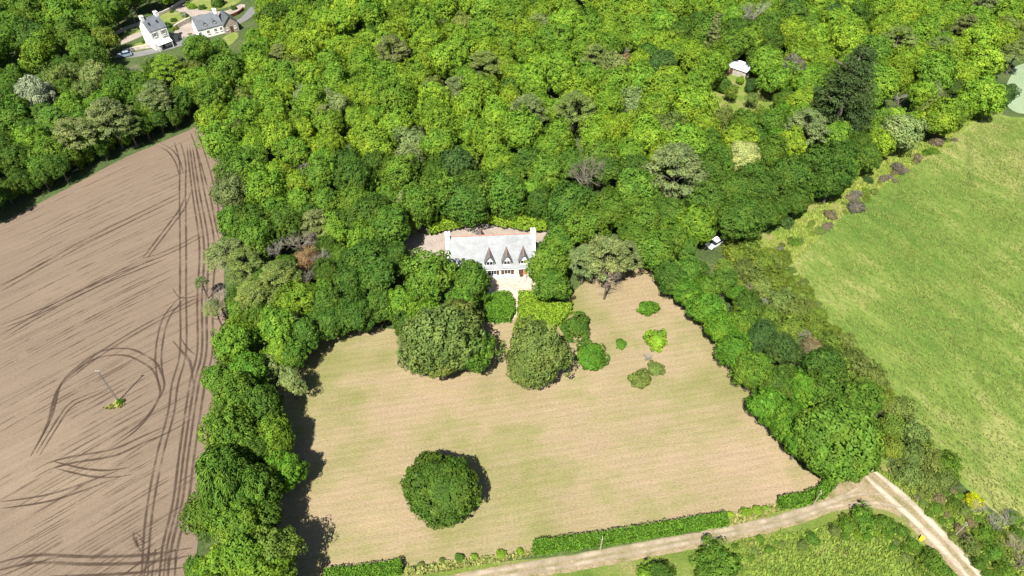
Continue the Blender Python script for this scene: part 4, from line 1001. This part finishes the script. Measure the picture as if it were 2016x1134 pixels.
sheet('village_road', [(246, 113), (271, 112), (311, 103), (345, 94), (380, 83), (430, 64), (480, 43), (510, 18), (494, 14), (470, 38), (422, 57), (375, 70), (348, 78), (336, 89), (289, 98), (255, 105), (235, 110)], 0.04, M['asphalt'])
for i, px in enumerate([[(231, 76), (277, 53), (279, 61), (235, 83)], [(254, 92), (283, 82), (288, 89), (255, 98)], [(313, 34), (335, 22), (372, 28), (370, 38), (345, 46), (322, 44)], [(360, 10), (400, -4), (475, -6), (455, 12), (400, 22), (385, 16)], [(438, 76), (460, 63), (470, 70), (450, 90)]]):
    sheet('garden_lawn', px, 0.035, M['garden'])
sheet('garden_drive', [(345, 18), (365, 8), (388, 18), (440, 22), (475, 8), (482, 14), (440, 32), (400, 28), (378, 33), (358, 25)], 0.05, M['gravel'])
sheet('garden_gravel', [(229, 82), (278, 62), (281, 70), (234, 89)], 0.045, M['gravel']); sheet('house_yard', [(345, 60), (376, 44), (384, 66), (350, 75)], 0.05, M['gravel'])
def stone_wall(px, h, t, material, label):
    pts = smooth_line([at(x, y, 0) for x, y in px], 2.5); c = pts[len(pts) // 2]
    b = MB(); r = []
    for i, q in enumerate(pts):
        d = (pts[min(i + 1, len(pts) - 1)] - pts[max(i - 1, 0)]).normalized(); nn = Vector((-d.y, d.x, 0)) * t / 2
        hh = h * random.uniform(.92, 1.08)
        r.append([q - nn - c, q + nn - c, q + nn * .85 - c + Vector((0, 0, hh)), q - nn * .85 - c + Vector((0, 0, hh))])
    V = [v for q in r for v in q]; Fc = []
    for i in range(len(r) - 1):
        for j in range(4): Fc.append((4 * i + j, 4 * i + (j + 1) % 4, 4 * i + 4 + (j + 1) % 4, 4 * i + 4 + j))
    Fc += [(0, 1, 2, 3), tuple(4 * (len(r) - 1) + j for j in (3, 2, 1, 0))]
    b.add(V, Fc); o = b.build('stone_wall', material); o.location = c; tag(o, label, 'wall')
stone_wall([(247, 104), (275, 97), (300, 93), (318, 88), (336, 83)], 1.1, .5, M['pale_stone'], 'low stone wall between the tall white house and the road')
stone_wall([(345, 58), (360, 50), (375, 43)], 1.5, .6, M['pale_stone'], 'pale stone wall between the two far houses')
stone_wall([(226, 70), (250, 58), (277, 49)], 1.0, .5, M['stone'], 'stone wall behind the gravel strip of the tall white house')
stone_wall([(313, 31), (335, 21), (352, 10), (366, 2)], 1.0, .5, M['pale_stone'], 'stone wall at the top of the far garden lawn')
stone_wall([(430, 67), (450, 60), (470, 51)], 1.4, .5, M['pale_stone'], 'stone parapet below the road by the stone wing')
stone_wall([(450, 36), (468, 29), (480, 20)], 1.0, .4, M['brown_wood'], 'dark fence wall beside the stone wing')
for x, y, r, c, lb in [(362, 28, 8, 'S', 'silvery blue round shrub in the far garden'), (341, 39, 6, 'D', 'dark shrub on the far garden lawn'), (338, 22, 4, 'D', 'small shrub by the far garden wall'), (281, 82, 5, 'E', 'small bright bush at the corner of the tall white house'),
    (378, 12, 8, 'L', 'lime green shrub beside the far white drive'), (372, 9, 7, 'l', 'fresh green shrub at the start of the far drive'), (398, 14, 7, 'D', 'dark shrub above the cottage roof'), (430, 4, 13, 'D', 'large dark bush on the lawn behind the cottage'), (460, 15, 6, 'D', 'dark round shrub beyond the stone wing'), (345, 55, 6, 'Y', 'yellow-olive bush between the two far houses'), (328, 50, 8, 'd', 'dark hedge bush behind the lean-to'), (272, 56, 3, 'D', 'tiny shrub on the strip lawn by the tall house')]:
    plant(x, y, r, 'shrub', c, label=lb)

# shed in the clearing
q1, q2 = at(1440, 122, 2.8), at(1476, 134, 2.8)
c_, rz_, Ls = frame_from_ridge(q1, q2)
shed = empty('shed', c_, rz_); tag(shed, 'white metal-roofed shed with grey plank walls in a wood clearing', 'shed')
b = MB().box((0, 0, 1.05), (Ls, 3.4, 2.1)); 
for k in range(int(Ls / .3)): b.box((-Ls / 2 + .15 + .3 * k, -1.72, 1.05), (.24, .05, 2.08))
b.build('wall', M['grey_plank'], shed)
slab('roof', [(-Ls / 2 - .3, -2.1, 2.25), (Ls / 2 + .3, -2.1, 2.25), (Ls / 2 + .3, 2.0, 3.1), (-Ls / 2 - .3, 2.0, 3.1)], .08, M['sheet'], shed)
MB().box((-Ls / 2 + 1.3, -1.78, .95), (.9, .06, 1.9)).build('door', M['brown_wood'], shed)

# ------------------------------------------------------------------ cars
def car(px, py, rz, paint, label):
    q = at(px, py, 0.05); o = empty('parked_car', q, rz); tag(o, label, 'car', 'parked cars')
    w2 = 0.87
    prof = [(-2.05, .35), (-2.08, .75), (-1.95, .92), (-1.1, 1.0), (1.55, 1.02), (1.98, .9), (2.02, .4), (1.6, .3), (-1.6, .3)]
    MB().prism([(x, -w2, z) for x, z in prof], (0, 2 * w2, 0)).build('body', paint, o)
    cab = [(-1.05, .99), (-0.35, 1.46), (1.2, 1.48), (1.75, 1.01)]
    V = [(x, s * (w2 - (.03 if z < 1.1 else .17)), z) for s in (-1, 1) for x, z in cab]
    g_ = MB(); g_.add(V, [(0, 1, 2, 3), (7, 6, 5, 4), (0, 4, 5, 1), (1, 5, 6, 2), (2, 6, 7, 3), (0, 3, 7, 4)]); g_.build('windows', M['glass'], o)
    MB().prism([(-.38, -w2 + .15, 1.465), (1.22, -w2 + .15, 1.49), (1.22, w2 - .15, 1.49), (-.38, w2 - .15, 1.465)], (0, 0, .05)).build('roof', paint, o)
    for sx in (-1.25, 1.25):
        for sy in (-1, 1):
            wh = MB().tube([(sx, sy * (w2 - .16), .31), (sx, sy * (w2 + .03), .31)], [.31, .31], 14).build('wheel', M['rubber'], o)
            MB().tube([(sx, sy * (w2 + .02), .31), (sx, sy * (w2 + .045), .31)], [.19, .17], 10).build('rim', M['steel'], wh)
    for sy in (-1, 1): MB().box((-2.04, sy * .62, .68), (.1, .3, .14)).build('headlight', M['white_paint'], o)
car(1406, 483, R(38), M['car_white'], 'white car half hidden under trees beside the hedgerow')
car(247, 111, R(30), M['car_blue'], 'blue-grey car on the road in the shade of a tree'); car(340, 80, R(35), M['car_dark'], 'dark car parked in front of the tall white house')

# ------------------------------------------------------------------ poles
def pole(px, py, tx, ty, label, style='wood', r=0.13, cat='utility pole', wires=True):
    q = at(px, py, 0)
    best = min((math.hypot(*(a - b for a, b in zip(proj((q.x, q.y, h)), (tx, ty)))), h) for h in np.linspace(1.0, 12, 111))[1]
    o = empty('utility_pole', q); tag(o, label, cat, 'utility poles')
    if style == 'lattice':
        b = MB()
        for s in (-1, 1): b.tube([(s * .14, 0, -.2), (s * .08, 0, best)], [.06, .045], 4)
        k = 0.35
        while k < best - .3: b.box((0, 0, k), (.24 - .1 * k / best, .08, .08)); k += 0.55
        b.build('pole', M['concrete'], o)
        MB().box((0, 0, best - .25), (.6, .1, .1)).build('crossarm', M['steel'], o)
        for s in (-.25, 0, .25): MB().tube([(s, 0, best - .19), (s, 0, best + .05)], [.05, .03], 6).build('insulator', M['white_paint'], o)
    else:
        MB().tube([(0, 0, -.2), (0, 0, best)], [r, r * .7], 8).build('pole', M['pole_wood'], o)
        MB().box((0, 0, best - .3), (.08, .5, .08)).build('crossarm', M['steel'], o)
        for s in (-.2, .2): MB().tube([(0, s, best - .26), (0, s, best - .08)], [.04, .025], 6).build('insulator', M['white_paint'], o)
    return o, best
pole(233, 790, 188, 732, 'concrete lattice pole standing alone in the ploughed field', 'lattice')
pole(268, 49, 259, 21, 'wooden pole at the roadside behind the tall white house'); pole(131, 97, 128, 83, 'wooden pole among the trees on the far road'); pole(4, 192, 0, 176, 'wooden pole at the left edge of the photo beside the far wood')
pole(1182, 1080, 1189, 1058, 'short grey post at the foot of the longest hedge'); pole(1599, 996, 1619, 968, 'pale thin post at the corner of the short hedge', r=.09)
pole(1878, 1056, 1904, 1030, 'thin pale post in the rough corner near the flowering gorse', r=.09)
# marker by the lane
q = at(1813, 1062, 0)
mk = empty('marker_box', q, R(40)); tag(mk, 'small bright yellow box beside the lane', 'box')
MB().box((0, 0, .32), (.55, .45, .55)).build('body', M['yellow'], mk); MB().box((0, 0, .62), (.62, .52, .05)).build('lid', M['yellow'], mk)

# ------------------------------------------------------------------ grass that stands up
def tufts(name, px, k, size, col, label, lean=(0.3, 0.5), seed=1, avoid=()):
    r_ = np.random.default_rng(seed)
    wp = [(at(x, y, 0).x, at(x, y, 0).y) for x, y in px]
    xs = [q[0] for q in wp]; ys = [q[1] for q in wp]
    P = []
    while len(P) < k:
        x = r_.uniform(min(xs), max(xs)); y = r_.uniform(min(ys), max(ys))
        if in_poly(x, y, wp) and r_.uniform() < 0.35 + 0.65 * (0.5 + 0.5 * math.sin(x * .33 + 2 * math.sin(y * .21)) * math.sin(y * .27 + x * .11)): P.append((x, y))
    P = np.array(P); s = size * r_.uniform(.5, 1.4, k)
    a = r_.uniform(0, 6.28, k); wv = np.stack([np.cos(a), np.sin(a)], 1)
    ln = np.array(lean) + r_.normal(size=(k, 2)) * 0.45
    V = np.zeros((k, 4, 3))
    V[:, 0, :2] = P - wv * s[:, None] * .22; V[:, 1, :2] = P + wv * s[:, None] * .22
    V[:, 2, :2] = P + wv * s[:, None] * .25 + ln * s[:, None] * .8; V[:, 3, :2] = P - wv * s[:, None] * .18 + ln * s[:, None] * .8
    V[:, 2, 2] = s * .7; V[:, 3, 2] = s * .7; V[:, :2, 2] = 0.03
    idx = np.arange(k)[:, None] * 4
    Fc = np.concatenate([idx + np.array([[0, 1, 2]]), idx + np.array([[0, 2, 3]])], 1).reshape(-1, 3)
    o = link(bpy.data.objects.new(name, mesh_np(name, V.reshape(-1, 3), Fc, 3, M['blade'], np.repeat(r_.uniform(0, 1, k), 2))))
    o.color = (*col, 1); tag(o, label, 'grass', kind='stuff')
    return o
ribbon('trodden_path', [(1905, 240), (1915, 420), (1922, 560), (1928, 700), (1922, 860), (1940, 1000)], 2.2, 0.03, M['path_mark'], pasture, 3.0)
tufts('pasture_grass', [(2200, 240), (2016, 240), (1940, 228), (1870, 285), (1760, 355), (1650, 435), (1570, 500), (1560, 560), (1640, 660), (1760, 800), (1880, 930), (2000, 1040), (2200, 1180)], 60000, 0.30, (0.175, 0.225, 0.058), 'long pale green grass covering the pasture', (-0.5, 0.5), 3)
tufts('verge_tufts', [(1400, 1134), (1450, 1065), (1600, 1045), (1700, 1010), (1760, 1025), (1850, 1120), (1870, 1160), (1400, 1160)], 7000, 0.45, (0.16, 0.24, 0.04), 'tufts of grass below the dirt track', (0.2, 0.5), 4)
tufts('corner_tufts', [(1720, 920), (1800, 960), (1900, 980), (2016, 1060), (2016, 1140), (1950, 1140), (1870, 1050)], 5000, 0.45, (0.17, 0.24, 0.04), 'tufts of grass beside the lane', (0.2, 0.5), 5)
tufts('bank_tufts', [(1490, 500), (1560, 440), (1700, 345), (1850, 250), (1900, 225), (1920, 240), (1760, 352), (1650, 433), (1560, 520)], 7000, 0.45, (0.20, 0.26, 0.05), 'tufts of grass on the bank beside the wood', (0.2, 0.5), 6)
tufts('pole_weeds', [(203, 803), (240, 792), (243, 800), (215, 808)], 120, 0.5, (0.28, 0.30, 0.08), 'straggling weeds round the field pole', (0.2, 0.2), 7)
tufts('hedge_gap_weeds', [(796, 1122), (1050, 1086), (1052, 1096), (800, 1138)], 900, 0.55, (0.24, 0.27, 0.08), 'weeds filling the gap between two clipped hedges', (0.2, 0.3), 8)
tufts('hedge_gap_weeds', [(1430, 1020), (1535, 992), (1538, 1006), (1434, 1038)], 500, 0.5, (0.27, 0.28, 0.09), 'weeds between the hedges near the track junction', (0.2, 0.3), 9)

# ------------------------------------------------------------------ labels that single out each plant
LAND = [('the long slate roof', 965, 500), ('the gravel yard', 900, 440), ('the tall white far house', 305, 60), ('the cottage', 405, 45), ('the silvery willow', 66, 190), ('the ploughed field tip', 400, 250), ('the ploughed field edge', 130, 370),
        ('the dead pine', 600, 512), ('the leaning pine', 445, 500), ('the field willow', 440, 945), ('the lone pine', 1130, 215), ('the rust-brown tree', 1228, 124), ('the broad olive pine', 1330, 335),
        ('the cream-yellow tree', 1460, 311), ('the huge dark cypress', 1672, 172), ('the narrow spruce', 1402, 85), ('the clearing shed', 1458, 127), ('the meadow pine', 1195, 505), ('the white car', 1405, 482), ('the lime-yellow shrub', 1295, 666),
        ('the junction oak', 1640, 850), ('the flowering gorse', 1918, 985), ('the track junction', 1740, 985), ('the pale crop field', 1995, 170), ('the grassy bank', 1760, 310), ('the olive meadow tree', 1058, 695), ('the solitary meadow tree', 868, 962), ('the yard hedge', 960, 420),
        ('the longest hedge', 1240, 1065), ('the round brown bramble', 1685, 405), ('the far wood edge', 700, 0), ('the upper lime wood', 1000, 0), ('the wood corner', 1800, 20), ('the far road', 130, 100), ('the mid lime wood', 830, 160), ('the lime wood front', 640, 290)]
ORD0 = ['closest to it', 'second closest to it', 'third closest to it', 'fourth closest to it', 'fifth closest to it', 'sixth closest to it', 'seventh closest to it', 'eighth closest to it', 'ninth closest to it', 'tenth closest to it']
ORD = ORD0 + [w_ + ' closest to it' for w_ in 'eleventh twelfth thirteenth fourteenth fifteenth sixteenth seventeenth eighteenth nineteenth twentieth'.split()]
todo = {}
for rec in TREES:
    root, kind, col, px, py, r, label, group = rec
    root['category'] = {'scrub': 'bush', 'shrub': 'shrub', 'twig': 'bush'}.get(kind, 'tree')
    root['group'] = {'scrub': 'scrub bushes along the field edges', 'shrub': 'shrubs in the gardens and on the meadow', 'twig': 'leafless bushes along the hedgerow'}.get(kind)
    if kind not in ('scrub', 'shrub', 'twig'):
        root['group'] = ('trees between meadow and pasture' if px > 1300 and py > 480 else 'trees of the belt beside the ploughed field' if px < 620 and py > 560 else 'trees round the long white house' if py > 430 and 620 < px < 1300
                         else 'trees of the far wood beyond the road' if py < 190 - px * .5 else 'trees of the wood below the far road' if px < 420 else 'trees of the lime green wood')
    if label: root['label'] = label; continue
    lm = min(LAND, key=lambda q: math.hypot(q[1] - px, (q[2] - py) * 1.3))
    dx, dy = px - lm[1], py - lm[2]
    rel = 'behind' if dy < -abs(dx) * .7 else 'in front of' if dy > abs(dx) * .7 else 'beside'
    size = '' if kind in ('scrub', 'shrub', 'twig', 'bare') else ('large ' if r > 5.2 else 'small ' if r < 3.6 else '')
    w_col = WORD[col] if kind not in ('bare', 'twig') else ('pale grey' if col == 'W' else 'brown-grey')
    todo.setdefault(f'{size}{w_col} {KW[kind]} {rel} {lm[0]}', []).append((math.hypot(dx, dy), root))
for base, lst in todo.items():
    lst.sort(key=lambda q: q[0])
    for i, (d, root) in enumerate(lst):
        lb = base if len(lst) == 1 else f'{base}, {ORD[min(i, 19)]}'
        if len(lb.split()) > 16: lb = lb.replace(' closest to it', ' closest')
        root['label'] = lb
print('TREES', len(TREES))
